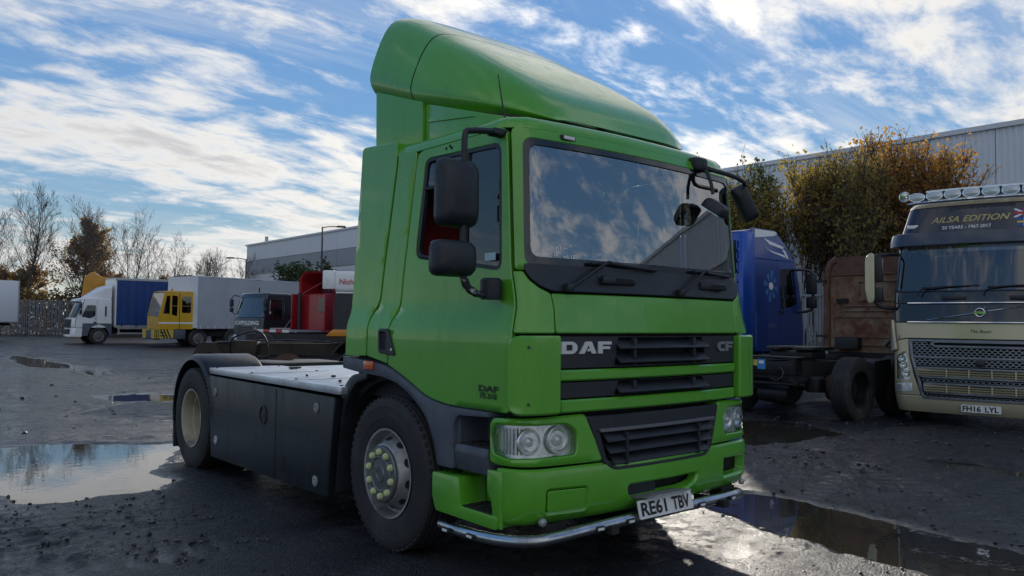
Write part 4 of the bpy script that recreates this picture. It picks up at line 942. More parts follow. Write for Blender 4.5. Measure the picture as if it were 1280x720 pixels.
# --- gold tractor with light bar
gold = mat('champagne_paint', (.52,.455,.31), .32, .35, var=(1.5,.06), coat=.5)
navy = mat('navy_paint', (.010,.014,.030), .22, 0, coat=.6, var=(1.2,.15))
gloss_black = mat('gloss_black', (.008,.009,.012), .12, coat=.6)
meshgrey = mat('grille_silver', (.22,.23,.27), .35, .6, var=(6,.2))
V = empty('tractor_unit', (9.02, 1.22, 0), rzof(-.975,-.22)); tag(V, 'champagne gold tractor unit with roof light bar and honeycomb grille', 'truck')
VS = Cab(smooth((.2,1.20),(.5,1.245),(2.0,1.245),(2.9,1.20),(3.5,1.06),(3.8,.98)), smooth((.15,.05),(.30,-.03),(.6,-.06),(1.6,-.03),(2.05,.03),(2.85,.16),(3.45,.36),(3.8,.55)), .24, 2.35, .11, 1.245)
fv = lambda x, z: VS.uv(('f', abs(x), z), -1 if x < 0 else 1)
uV = VS.a+VS.C*.66
# lower body
skin('bumper', VS, [(-uV-.2,.20),(uV+.2,.20),(uV+.2,.46),(-uV-.2,.46)], gold, V, raw=True, r=.05, thick=.08, lip=.012)
skin('upper_front_panel', VS, [fv(-1.03,1.36), fv(1.03,1.36), (uV,1.30), (uV,1.60), (-uV,1.60), (-uV,1.30)], gold, V, raw=True, thick=.05)
for g in (-1, 1):
    skin('front_wing', VS, [('f',.82,.47),('c',66,.47),('c',66,1.29),('f',1.0,1.35),('f',.985,1.05),('f',.90,.70)], gold, V, g, r=.02, thick=.06, lip=.006, holes=[([('f',.97,.70),('c',45,.70),('c',45,1.05),('f',1.045,1.15),('f',1.005,1.0)], .03)])
    hl = skin('headlamp', VS, [('f',.96,.695),('c',47,.695),('c',47,1.055),('f',1.04,1.16),('f',1.0,1.0)], reflector, V, g, r=.03, off=-.06, thick=.02)
    for z, k in ((.80,.45),(.93,.6),(1.03,.7)):
        p = VS.P(g*(VS.a+VS.C*(k-.42)), z, -.05); MB().lathe([(.052,-.01),(.056,.03),(.046,.03),(.03,.0),(.001,-.005)], 14, lambda q: Vector((p.x+q.x, p.y-q.z, p.z+q.y))).build('lamp_bowl', chrome, hl)
    skin('headlamp_lens', VS, [('f',.965,.698),('c',46,.698),('c',46,1.052),('f',1.043,1.153),('f',1.003,1.0)], lensclear, hl, g, r=.03, off=-.004, thick=.002, lip=.001)
    fl = skin('corner_lamp', VS, [('f',.94,.52),('c',50,.50),('c',50,.62),('f',.955,.66)], reflector, V, g, r=.02, off=.004, thick=.03)
    skin('corner_vane', VS, [('c',30,1.16),('c',80,1.12),('c',80,1.58),('c',60,1.66)], gold, V, g, r=.04, off=.05, thick=.04, lip=.01)
# honeycomb grille
gp = [('f',-.80,.42),('f',.80,.42),('f',.86,.68),('f',.965,1.05),('f',.99,1.345),('f',-.99,1.345),('f',-.965,1.05),('f',-.86,.68)]
gb = skin('grille_backing', VS, gp, void, V, r=.03, off=-.05, thick=.01)
outp = [VS.uv(('f', abs(q[1]), q[2]), -1 if q[1] < 0 else 1) for q in gp]
sl1 = [(-.80,.765),(.80,.765),(.86,.80),(.86,.90),(-.86,.90),(-.86,.80)]; sl2 = [(-.70,.525),(.70,.525),(.76,.56),(.76,.66),(-.76,.66),(-.76,.56)]
sl3 = [(-.62,1.245),(.62,1.245),(.66,1.275),(.60,1.305),(-.60,1.305),(-.66,1.275)]
hexm = MB(); px_, pz_ = .072, .040
inner = inset(outp, .035)
for j in range(-2, 26):
    for i in range(-16, 17):
        cx = (i+(.5 if j % 2 else 0))*px_; cz = .43+j*pz_*.88
        if not poly_inside((cx, cz), inner): continue
        if any(poly_inside((cx, cz), inset(q, -.03)) for q in (sl1, sl2, sl3)): continue
        if abs(cz-1.075) < .018: continue
        o = [(-.5,0),(-.3,.5),(.3,.5),(.5,0),(.3,-.5),(-.3,-.5)]; b = len(hexm.v)
        for k_o, of in ((1.04, .004), (.74, .004), (.70, -.03)):
            for a, c in o: hexm.v.append(tuple(VS.P(cx+a*px_*k_o*1.1, cz+c*pz_*k_o*1.05, of)))
        for r_ in (0, 1):
            for k in range(6): hexm.f.append((b+r_*6+k, b+r_*6+(k+1) % 6, b+r_*6+6+(k+1) % 6, b+r_*6+6+k))
o = hexm.build('honeycomb', meshgrey, gb); o['kind'] = 'stuff'
skin('grille_frame', VS, outp, meshgrey, V, raw=True, r=.03, off=.012, thick=.06, lip=.008, holes=[(inset(outp, .04), .03)])
for sl in (sl1, sl2, sl3):
    q = [fv(a, b) for a, b in sl]
    fr = skin('slot_frame', VS, inset(q, -.02), meshgrey, V, raw=True, r=.04, off=.02, thick=.05, lip=.006, holes=[(inset(q, .012), .03)])
    if sl is sl3: continue
    zc_ = (sl[0][1]+sl[-2][1])/2; hw = sl[2][0]
    for dz in (-.035, .0, .035):
        m = MB(); slat(m, -hw, hw, zc_+dz, VS.f(zc_)+.015, .05, .014, R(20)); m.build('slat', gold, fr)
    for x in (-.45,-.15,.15,.45): MB().box((x, VS.f(zc_)+.012, zc_), (.02,.06,.12)).build('slat_divider', gold, fr)
    for g in (-1, 1): MB().prism([(0,-.055),(.16,-.055),(.16,.055),(0,.055)], lambda a, b, d: Vector((g*(hw-a), VS.f(zc_)+.045+d, zc_+b)), .02).build('slot_blank', gold, fr)
skin('grille_split', VS, [('f',-.965,1.055),('f',.965,1.055),('f',.97,1.088),('f',-.97,1.088)], meshgrey, V, r=.005, off=.006, thick=.03, lip=.004)
MB().box((.0, VS.f(1.0)-.035, .995), (.12,.05,.09)).build('radar_cover', black_pl, V, bevel=.02)
# black panel with badge and bars
bpn = skin('badge_panel', VS, [(-uV,1.612),(uV,1.612),(uV,1.905),(-uV,1.905)], gloss_black, V, raw=True, r=.02, thick=.05)
for z in (1.607, 1.905):
    m = MB(); m.tube([VS.P(fv(x, z)[0], z, .018) for x in np.linspace(-1.0, 1.0, 13)], .017, 8); m.build('chrome_strip', chrome, V)
m = MB(); m.lathe([(.062+.012*math.cos(t*PI/4), .012*math.sin(t*PI/4)) for t in range(8)], 24, lambda p: Vector((p.x, VS.f(1.76)-.02-p.z, 1.76+p.y)), closed=True); em = m.build('badge_ring', chrome, bpn)
MB().box((0, VS.f(1.76)-.03, 1.76), (.16,.012,.036)).build('badge_bar', chrome, em)
MB().tube([(.045, VS.f(1.76)-.02, 1.805),(.085, VS.f(1.76)-.02, 1.845)], .009, 6).build('badge_arrow', chrome, em)
MB().tube([VS.P(fv(x, 1.76+x*.17)[0], 1.76+x*.17, .014) for x in (-.72,-.5,-.25,-.07)], .009, 6).build('badge_line', chrome, bpn); MB().tube([VS.P(fv(x, 1.76+x*.17)[0], 1.76+x*.17, .014) for x in (.07,.25,.5,.72)], .009, 6).build('badge_line', chrome, bpn)
lettering('front_lettering', 'The Beast', lambda a, b, d: VS.P(fv(a, 1.475+b)[0], 1.475+b, .006), .07, ink, V, shear=.3)
wp = skin('wiper_panel', VS, [(-uV,1.912),(uV,1.912),(uV,2.085),(-uV,2.085)], gloss_black, V, raw=True, r=.02, thick=.05)
for x in (-.35, .55): MB().box((x, VS.f(2.0)-.005, 1.985), (.34,.03,.06)).build('grab_handle', black_pl, wp, bevel=.01)
gcab(V, VS, navy, 1.30, 2.09, 2.82, 2.90, [('s',.55,1.98),('s',1.30,1.98),('s',1.25,2.66),('s',.62,2.66)], 1.40, 2.35, step=.12, gl=glass('blue_dark_glass', (.30,.36,.40), 2.0, 0, .05), front=navy, ww=.55, fp=False, lowdoor=1.0)
for x0 in (-.85, .05):
    w = bar('wiper_arm', [(x0, VS.f(2.0)-.02, 2.02),(x0+.08, VS.f(2.1)-.03, 2.13),(x0+.5, VS.f(2.15)+.0, 2.17)], .010, ink, V); bar('wiper_blade', [(x0+.05, VS.f(2.12)-.0, 2.15),(x0+.5, VS.f(2.15)-.012, 2.165),(x0+.85, VS.f(2.15)+.02, 2.175)], .011, ink, w)
vis = skin('sun_visor', VS, [(-uV-.05,2.80),(uV+.05,2.80),(uV+.02,2.985),(-uV-.02,2.985)], mat('smoked_visor', (.035,.045,.07), .2, coat=.5), V, raw=True, r=.03, off=.13, thick=.13, lip=.006, step=.1)
hb = skin('headboard', VS, [(-uV,2.90),(uV,2.90),(uV,3.46),(-uV,3.46)], navy, V, raw=True, r=.04, thick=.05, step=.1)
TV = lambda x0, z0, sh=0: (lambda a, b, d: VS.P(fv(x0+a, z0+b)[0], z0+b, .006))
lettering('headboard_lettering', 'AILSA EDITION', TV(-.17, 3.225), .135, mat('gold_ink', (.48,.40,.16), .4, .3), hb, bold=.012, shear=.35, xs=1.15)
lettering('headboard_lettering', '50 YEARS - 1967-2017', TV(-.20, 3.095), .072, white_ink, hb, bold=.012)
# union flag with a yellow cross flag
fb = []
for nm, poly, c in (('flag_field', [(-.13,-.07),(.13,-.07),(.13,.07),(-.13,.07)], (.02,.03,.16)), ('flag_saltire', [(-.13,-.07),(-.10,-.07),(.13,.05),(.13,.07),(.10,.07),(-.13,-.05)], (.7,.7,.72)), ('flag_saltire', [(.13,-.07),(.10,-.07),(-.13,.05),(-.13,.07),(-.10,.07),(.13,-.05)], (.7,.7,.72)), ('flag_cross', [(-.13,-.018),(-.018,-.018),(-.018,-.07),(.018,-.07),(.018,-.018),(.13,-.018),(.13,.018),(.018,.018),(.018,.07),(-.018,.07),(-.018,.018),(-.13,.018)], (.5,.02,.03))):
    k = len(fb); m = MB(); m.prism(poly, lambda a, b, d: VS.P(fv(.56+a, 3.25+b)[0], 3.27+b, .005+.002*k+d), .001); fb.append(m.build(nm, mat('flag_%d' % k if k < 3 else 'flag_red', c, .5), hb))
m = MB(); m.prism([(-.13,-.07),(.13,-.07),(.13,.07),(-.13,.07)], lambda a, b, d: VS.P(fv(.60+a, 3.12+b)[0], 3.13+b, .004+d), .001); m.build('flag_field', mat('flag_blue', (.02,.08,.30), .5), hb)
m = MB(); m.prism([(-.13,-.014),(-.05,-.014),(-.05,-.07),(-.022,-.07),(-.022,-.014),(.13,-.014),(.13,.014),(-.022,.014),(-.022,.07),(-.05,.07),(-.05,.014),(-.13,.014)], lambda a, b, d: VS.P(fv(.60+a, 3.12+b)[0], 3.13+b, .007+d), .001); m.build('flag_cross', mat('flag_yellow', (.7,.5,.03), .5), hb)
for g in (-1, 1): MB().box(VS.P(g*(VS.a+VS.C*.05), 3.15, .0), (.16,.03,.06)).build('marker_lamp', plate_w, hb, bevel=.01)
roof_cap(VS, V, 3.46, 2.3, gold, .12, edge=.12)
lb = bar('light_bar', [VS.P(fv(x, 3.5)[0], 3.5, .10)+Vector((0,0,-.01)) for x in np.linspace(-1.02, 1.02, 9)], .024, chrome, V)
bar('light_bar_tube', [VS.P(fv(x, 3.5)[0], 3.5, .02)+Vector((0,.03,.20)) for x in np.linspace(-.78, .78, 9)], .03, white_p, lb)
for k in range(8):
    x = -.90+k*1.8/7; p = VS.P(fv(x, 3.5)[0], 3.5, .06)+Vector((0,-.02,.105)); T = lambda q: Vector((p.x+q.x*1.35, p.y-q.z, p.z+q.y*.80))
    sp_ = MB(); sp_.lathe([(.03,-.10),(.07,-.06),(.088,0),(.09,.02),(.080,.02)], 20, T); sp_ = sp_.build('spot_lamp', chrome, lb)
    MB().lathe([(.082,.012),(.05,.022),(.001,.026)], 20, T).build('lamp_lens', mat('spot_lens', (.55,.57,.60), .1, .3, coat=1), sp_)
    MB().box(p+Vector((.13,.03,.01)), (.03,.05,.12)).build('lamp_bracket', black_pl, lb)
for k in range(9): p = VS.P(fv(-.88+k*.22, 3.5)[0], 3.5, .125); MB().box(p+Vector((0,0,-.01)), (.09,.012,.022)).build('marker_strip', plate_w, lb)
hn = MB(); pn = VS.P(fv(-1.0, 3.55)[0], 3.55, .05)+Vector((-.10,.0,.10)); hn.lathe([(.02,-.22),(.025,-.05),(.06,.03),(.085,.07),(.08,.07),(.02,0)], 16, lambda q: Vector((pn.x+q.x, pn.y-q.z, pn.z+q.y))); hn.build('air_horn', chrome, V)
for g in (-1, 1):
    ar = bar('mirror_arm', [(g*1.22,.42,2.72),(g*1.42,.20,2.70),(g*1.50,.14,2.62),(g*1.50,.14,2.0),(g*1.42,.2,1.86),(g*1.22,.36,1.82)], .03, black_pl, V)
    m = MB(); m.prism(fillet([(-.10,-.39),(.03,-.44),(.10,-.20),(.10,.30),(.02,.40),(-.10,.40)], .06, 3), lambda a, b, d: Vector((g*(1.56+.0*a)+g*a*.7, .04+d, 2.33+b)), .07); m.build('mirror_cover', gold, ar, bevel=.015)
    m = MB(); m.box((g*1.46,.16,2.47), (.16,.10,.42)); m.box((g*1.46,.16,2.06), (.16,.10,.24)); m.build('mirror_head', black_pl, ar, bevel=.02)
number_plate(V, 'FH16 LYL', (0, VS.f(.3)-.03, .315), R(4))
rails(V, .6, 6.2); simple_wheels(V, [(-1.04,1.40,'steer'),(1.04,1.40,'steer'),(-1.06,4.3,'drive'),(1.06,4.3,'drive'),(-1.06,5.6,'drive'),(1.06,5.6,'drive')])
MB().bb(-1.1,1.1, .3,2.3, .75,1.3).build('engine_bay', void, V)
for g in (-1, 1): MB().bb(g*.6,g*1.2, 2.4,3.6, .35,.95).build('fuel_tank', alu, V, bevel=.08)

# --- blue tractor
blue = mat('blue_paint', (.008,.075,.42), .3, .2, coat=.5, var=(1.5,.08)); navyb = mat('deep_blue_paint', (.010,.042,.22), .32, .1, coat=.5, var=(1.3,.12))
U = empty('tractor_unit', (13.62, 7.80, 0), rzof(1,0)); tag(U, 'blue high roofed tractor unit with white swoosh graphic, parked beside the rusty one', 'truck')
US = Cab(smooth((.9,1.24),(2.9,1.22),(3.75,1.08)), smooth((.3,-.05),(1.6,-.03),(2.1,.05),(2.95,.24),(3.3,.45),(3.75,.95)), .26, 2.25, .10, 1.24)
gcab(U, US, navyb, .95, 2.08, 2.90, 3.02, [('s',.50,2.02),('s',1.22,1.86),('s',1.22,2.82),('s',.62,2.86)], 1.30, 2.25, step=.2, rear_m=blue, ww=.5)
skin('roof_front', US, [(-US.a-US.C*.7,3.03),(US.a+US.C*.7,3.03),(US.a+US.C*.7,3.72),(-US.a-US.C*.7,3.72)], navyb, U, raw=True, step=.15)
for g in (-1, 1):
    rs_ = skin('roof_side', US, [('c',72,3.03),('s',2.22,3.03),('s',2.18,3.72),('c',72,3.72)], navyb, U, g, step=.15, r=.03)
    for pts_ in ([(1.75,3.52),(1.55,3.38),(.98,3.30),(.95,3.36),(1.5,3.46)], [(1.88,3.36),(1.55,3.24),(.95,3.16),(.90,3.10),(1.5,3.20)], [(1.05,3.30),(.92,3.28),(.80,3.08),(1.05,3.10),(1.05,3.14),(.90,3.13)]):
        skin('swoosh', US, [('s',a,b) for a, b in pts_], white_ink, rs_, g, r=.004, off=.008, thick=.004, lip=.001, step=.2)
    skin('roof_highlight', US, [('s',2.05,3.70),('s',2.1,3.50),('s',1.25,3.60),('s',1.1,3.70)], white_ink, rs_, g, r=.004, off=.007, thick=.004, lip=.001, step=.2)
    # flag graphic behind the door window
    lb_ = mat('pale_blue_ink', (.05,.16,.42), .5)
    for a in range(8):
        th = a*PI/4+.2; c, s_ = math.cos(th), math.sin(th); L0, L1 = .10, .24 if a % 2 else .28
        q = [(1.62+c*L0-s_*.02, 2.42+s_*L0*1.3+c*.02), (1.62+c*L1-s_*.07, 2.42+s_*L1*1.3+c*.07), (1.62+c*L1+s_*.07, 2.42+s_*L1*1.3-c*.07), (1.62+c*L0+s_*.02, 2.42+s_*L0*1.3-c*.02)]
        skin('flag_ray', US, [('s',min(max(x,1.34),2.1),y) for x, y in q], lb_, U, g, r=.003, off=.006, thick=.003, lip=.001, step=.3)
    skin('flag_ring', US, [('s',1.62+.09*math.cos(t*PI/4),2.42+.09*math.sin(t*PI/4)) for t in range(8)], white_ink, U, g, r=.003, off=.010, thick=.003, lip=.001, step=.3)
    lettering('side_lettering', '750', lambda a, b, d: Vector((g*(1.25), 1.62+g*a, 1.52+b)), .12, mat('grey_ink', (.2,.22,.26), .4), U, bold=.02, xs=1.3, spacing=1.3)
    ar = bar('mirror_arm', [(g*1.20,.55,2.85),(g*1.45,.32,2.82),(g*1.50,.28,2.6),(g*1.50,.28,2.0),(g*1.42,.32,1.88),(g*1.22,.45,1.85)], .035, black_pl, U)
    MB().box((g*1.46,.26,2.52), (.24,.14,.50)).build('mirror_head', black_pl, ar, bevel=.04); MB().box((g*1.46,.26,2.08), (.24,.14,.28)).build('mirror_head', black_pl, ar, bevel=.04)
MB().bb(-1.05,1.05, 2.21,2.25, 3.0,3.62).build('roof_back', blue, U)
roof_cap(US, U, 3.62, 2.1, navyb, .10)
for k in range(9): MB().box((0, 2.26, 1.35+k*.235), (1.9,.05,.085)).build('wall_rib', blue, U, bevel=.02)
for g in (-1, 1):
    for z in (1.5, 2.1, 2.7, 3.1, 3.45): MB().box((g*1.04, 2.27, z), (.10,.06,.08)).build('wall_bracket', black_pl, U)
    MB().bb(g*1.10,g*1.22, 2.22,2.70, 1.0,3.60).build('side_fairing', blue, U, bevel=.03)
MB().tube([(-.75,2.32,3.45),(-.75,2.32,2.7)], .03, 6).build('exhaust_pipe', darkmetal, U); MB().box((-.85,2.30,1.95), (.5,.08,.34)).build('vent_panel', blue, U, bevel=.02)
rails(U, .6, 6.0); simple_wheels(U, [(-1.04,1.42,'steer'),(1.04,1.42,'steer'),(-1.06,5.1,'drive'),(1.06,5.1,'drive')])
MB().bb(-1.1,1.1, .3,2.2, .70,.96).build('engine_bay', void, U)
for g in (-1, 1): m = MB(); m.lathe([(.60,-.15),(.66,-.15),(.66,.17),(.60,.17)], 18, lambda p: Vector((g*1.05+p.z, 1.42+p.x, .5+p.y)), closed=True, a0=0, a1=PI); m.build('wheel_arch', navyb, U)

# --- rusty tractor, six wheels, seen from behind
rust = mat('rusted_panel', (.24,.175,.12), .85, var=(2.2,.45), dirt=((.14,.05,.026), 2.3, .40, .60, .9), bump=(9,.5,.02)); rust_roof = mat('rusted_roof', (.13,.065,.045), .85, var=(3,.35), dirt=((.16,.12,.09), 3, .55, .75, .9), bump=(12,.4,.02))
K = empty('tractor_unit', (14.15, 4.08, 0), rzof(1,0)); tag(K, 'derelict tractor unit with brown rusted cab and bare greasy chassis', 'truck')
KS = Cab(smooth((.9,1.22),(2.6,1.20),(3.1,1.08)), smooth((.3,-.05),(1.7,0),(2.6,.2),(3.1,.4)), .2, 2.22, .06, 1.22)
gcab(K, KS, rust, 1.0, 1.9, 2.5, 2.62, [('s',.45,1.85),('s',1.1,1.85),('s',1.1,2.45),('s',.5,2.45)], 1.2, 2.22, step=.3, rear_m=rust)
m = MB(); prof_ = fillet([(-1.17,2.60),(-1.13,2.86),(-1.0,2.98),(1.0,2.98),(1.13,2.86),(1.17,2.60)], .12, 4); m.loft([[Vector((a, y, b)) for a, b in prof_] for y in (.4,1.0,1.8,2.16,2.22)]); m.build('roof', rust_roof, K)
for g in (-1, 1):
    MB().tube([(g*1.12,2.21,1.05),(g*1.12,2.21,2.60),(g*1.02,2.21,2.86),(g*.9,2.21,2.93)], .075, 10).build('corner_strip', rust_roof, K)
    MB().box((g*1.20,2.28,2.48), (.22,.10,.05)).build('hinge_bracket', darkmetal, K); MB().box((g*1.20,2.28,1.32), (.22,.10,.05)).build('hinge_bracket', darkmetal, K)
def pressed(x0, x1, z0, z1, nm, d=.03):
    MB().prism(fillet([(x0,z0),(x1,z0),(x1,z1),(x0,z1)], .06, 3), lambda a, b, e: Vector((a, 2.20+e, b)), d, [inset(fillet([(x0,z0),(x1,z0),(x1,z1),(x0,z1)], .06, 3), .035)]).build(nm, rust, K)
pressed(-.55,.45,2.05,2.48,'pressed_panel'); pressed(-.9,-.62,1.2,2.5,'pressed_panel', .025); pressed(-.55,1.0,1.30,1.75,'pressed_panel', .025)
MB().tube([(-1.0,2.21,2.60),(1.0,2.21,2.60)], .02, 6).build('roof_seam', rust_roof, K)
MB().box((.78,2.215,2.06), (.26,.02,.09)).build('vent_slot', void, K); MB().box((.62,2.3,1.18), (.5,.2,.26)).build('air_box', darkmetal, K, bevel=.03)
for z in (1.15,1.85,1.95): MB().box((-.1,2.215,z), (1.7,.03,.03)).build('wall_rib', rust, K, bevel=.008)
MB().tube([(-.2,2.4,1.15),(-.75,2.35,1.72)], .025, 6).build('strut', darkmetal, K)
rails(K, .6, 6.28, .62, .92)
blk = mat('greasy_black', (.012,.013,.015), .45, .2, var=(3,.4), dirt=((.05,.04,.03), 3, .5, .8, .7))
ex = MB(); ex.prism([(-.52,.72),(.52,.72),(.52,.98),(.60,1.02),(-.60,1.02),(-.52,.98)], lambda a, b, d: Vector((a, 6.10+d, b)), .22, [[(-.42,.93),(.42,.93),(.44,.99),(-.44,.99)]]); ex = ex.build('rear_cross_member', blk, K, bevel=.01)
MB().box((.33,6.325,.90), (.30,.006,.10)).build('sticker', mat('yellow_sticker', (.62,.55,.06), .5), ex); MB().box((.10,6.325,.88), (.15,.006,.17)).build('sticker', mat('blue_sticker', (.05,.22,.55), .5), ex)
MB().box((.52,6.325,.91), (.10,.006,.07)).build('sticker', plate_w, ex)
for zz_ in (.86,.905,.935): MB().box((.33,6.329,zz_), (.22,.003,.010)).build('sticker_print', ink, ex)
MB().box((.10,6.329,.915), (.09,.003,.05)).build('sticker_print', plate_w, ex)
for g in (-1, 1): MB().tube([(g*.50,6.3,.60),(g*.42,5.5,.62),(g*.30,5.0,.55)], .05, 8).build('axle_strut', blk, K)
MB().tube([(-.62,6.22,.56),(.62,6.22,.56)], .035, 8).build('tow_bar', blk, K)
MB().lathe([(.001,-.30),(.17,-.28),(.19,0),(.17,.28),(.001,.30)], 18, lambda p: Vector((.05+p.z, 5.95+p.x*.9, .38+p.y*.9))).build('air_tank', blk, K)
wheel(K, -1.06, 5.48, -1, 'drive', mats={'rim': blk, 'hub': blk}, lug=8); wheel(K, 1.06, 5.48, 1, 'drive', mats={'rim': blk}, lug=0); wheel(K, -1.06, 3.95, -1, 'steer', mats={'rim': blk, 'hub': blk}, lug=8, detail=False); wheel(K, 1.06, 3.95, 1, 'steer', mats={'rim': blk}, lug=0, detail=False)
simple_wheels(K, [(-1.04,1.42,'steer'),(1.04,1.42,'steer')])
for g in (-1, 1):
    MB().lathe([(.001,-.09),(.21,-.09),(.215,-.05),(.20,-.04),(.20,.10),(.215,.12),(.001,.12)], 22, lambda p: Vector((g*.76+g*p.z, 5.48+p.x, .5+p.y))).build('brake_drum', mat('rusted_drum', (.085,.045,.03), .8, .2, var=(5,.3)), K)
    MB().tube([(g*.6,5.48,.5),(0,5.48,.5)], .09, 10).build('axle', blk, K)
    MB().prism(fillet([(4.7,.35),(5.0,.35),(5.0,.95),(4.4,.98),(4.4,.7)], .05), lambda a, b, d: Vector((g*(1.2-d), a, b)), .55).build('battery_box', blk, K, bevel=.02)
    MB().lathe([(.15,-.12),(.16,-.08),(.16,.10),(.13,.14),(.001,.14)], 16, lambda p: Vector((g*.55+p.x, 5.75+p.y, .55+p.z))).build('air_spring', blk, K)
    m = MB(); m.tube([(g*.30+.10*math.cos(t*.9), 5.5+t*.04, .74+.10*math.sin(t*.9)) for t in range(30)], .012, 5); m.build('coiled_hose', ink, K)
MB().prism(fillet([(-.46,-.50),(.46,-.50),(.46,.30),(.16,.46),(.05,.1),(-.05,.1),(-.16,.46),(-.46,.30)], .10, 3), lambda a, b, d: Vector((a, 5.35+b, 1.17-d)), .06).build('fifth_wheel', blk, K, bevel=.012)
MB().box((0,5.35,1.03), (.8,.5,.14)).build('fifth_wheel_mount', blk, K, bevel=.03)
MB().bb(-1.1,1.1, .3,2.2, .7,1.0).build('engine_bay', void, K)
for g in (-1, 1): MB().bb(g*.55,g*1.2, 2.3,3.35, .4,.95).build('tank', blk, K, bevel=.06)

# --- trucks across the yard
grey_alu = mat('dull_alloy', (.42,.43,.45), .45, .5, var=(3,.1))
# white rigid truck with blue curtain body
W = empty('rigid_truck', (5.95, 48.55, 0), rzof(-1,0)); tag(W, 'white rigid truck with a blue curtain sided body', 'truck')
WS = Cab(smooth((.6,1.2),(2.0,1.2),(2.9,1.12)), smooth((.3,-.05),(1.4,0),(2.0,.25),(2.75,.52)), .2, 2.1, .08, 1.2)
wht = mat('truck_white', (.78,.80,.82), .35, coat=.4, dirt=((.4,.39,.38), 1.2, .6, .9, .5))
gcab(W, WS, wht, .95, 1.50, 2.42, 2.58, [('s',.50,1.58),('s',.95,1.48),('s',1.22,1.62),('s',1.25,2.25),('s',.78,2.25)], 1.32, 2.1, step=.3, ww=.6)
roof_cap(WS, W, 2.58, 2.05, wht, .10)
skin('visor', WS, [(-WS.a,2.42),(WS.a,2.42),(WS.a,2.56),(-WS.a,2.56)], wht, W, raw=True, off=.16, thick=.1, step=.3)
m = MB(); m.loft([[Vector((x, y, z)) for x, z in ((-w_,2.62),(-w_,2.62+h_*.8),(-w_*.85,2.62+h_),(w_*.85,2.62+h_),(w_,2.62+h_*.8),(w_,2.62))] for y, w_, h_ in ((.75,.7,.05),(1.2,.95,.38),(1.7,1.1,.72),(2.08,1.12,.86))]); m.build('roof_deflector', wht, W)
skin('lower_grille', WS, [('f',-.8,.95),('f',.8,.95),('f',.85,1.42),('f',-.85,1.42)], black_pl, W, off=.02, thick=.03, step=.3)
bm_ = skin('bumper', WS, [(-WS.uv(('s',.55,.6))[0],.42),(WS.uv(('s',.55,.6))[0],.42),(WS.uv(('s',.55,.6))[0],.93),(-WS.uv(('s',.55,.6))[0],.93)], wht, W, raw=True, r=.06, step=.3, thick=.08)
skin('bumper_insert', WS, [('f',-.75,.55),('f',.75,.55),('f',.75,.85),('f',-.75,.85)], black_pl, bm_, off=.01, thick=.02, step=.4)
for g in (-1, 1):
    MB().prism(fillet([(.56,.48),(.85,.48),(.9,.75),(1.05,1.02),(1.4,1.15),(1.75,1.02),(1.95,.7),(2.0,.5),(2.1,.5),(2.1,1.2),(.56,1.2)], .06), lambda a, b, d: Vector((g*(1.21-d), a, b)), .3).build('wheel_arch', grey_pl, W)
    for z in (1.85, 2.2): MB().box((g*1.32,.42,z), (.16,.12,.28)).build('mirror_head', black_pl, W, bevel=.03)
    MB().tube([(g*1.1,.5,2.4),(g*1.32,.45,2.36),(g*1.32,.45,1.75),(g*1.15,.5,1.7)], .02, 6).build('mirror_arm', black_pl, W)
    MB().bb(g*1.18,g*1.235, 1.72,1.80, 1.62,2.2).build('air_intake', black_pl, W)
    for z in (.62,.92): MB().bb(g*1.18,g*1.22, 2.4,6.6, z-.05,z+.05).build('side_guard', grey_alu, W)
    for k in range(4): MB().bb(g*1.16,g*1.2, 2.45+k*1.35,2.53+k*1.35, .55,1.0).build('guard_post', grey_alu, W)
curt = mat('blue_curtain', (.008,.045,.20), .5, var=(1.2,.15), bump=(3,.4,.03))
box = empty('cargo_body', (0,0,0), 0, W)
MB().bb(-1.22,1.22, 2.25,2.32, .98,3.86).build('headboard', wht, box); MB().bb(-1.22,1.22, 9.3,9.36, .98,3.86).build('rear_doors', wht, box)
for g in (-1, 1):
    m = MB(); n = 60; m.loft([[Vector((g*(1.225+.012*math.sin(k*1.7)+.006*math.sin(k*.9)), 2.32+7.0*k/n, z)) for k in range(n+1)] for z in (1.08,1.7,2.6,3.78)], closed=False, caps=False); m.build('curtain', curt, box)
    MB().bb(g*1.2,g*1.25, 2.25,9.36, 3.76,3.88).build('roof_rail', grey_alu, box); MB().bb(g*1.2,g*1.24, 2.25,9.36, .96,1.09).build('side_rail', grey_alu, box)
    for k in range(9): MB().bb(g*1.24,g*1.25, 2.6+k*.8,2.66+k*.8, 1.0,1.22).build('buckle_strap', ink, box)
MB().bb(-1.2,1.2, 2.25,9.36, 3.84,3.90).build('body_roof', wht, box); MB().bb(-1.2,1.2, 2.25,9.36, .92,1.0).build('body_floor', darkmetal, box)
rails(W, .5, 9.3, .6, .9); simple_wheels(W, [(-1.03,1.42,'steer'),(1.03,1.42,'steer'),(-1.05,6.9,'drive'),(1.05,6.9,'drive')], rad=.49)
MB().bb(-1.0,1.0, .25,2.1, .6,.95).build('engine_bay', void, W)

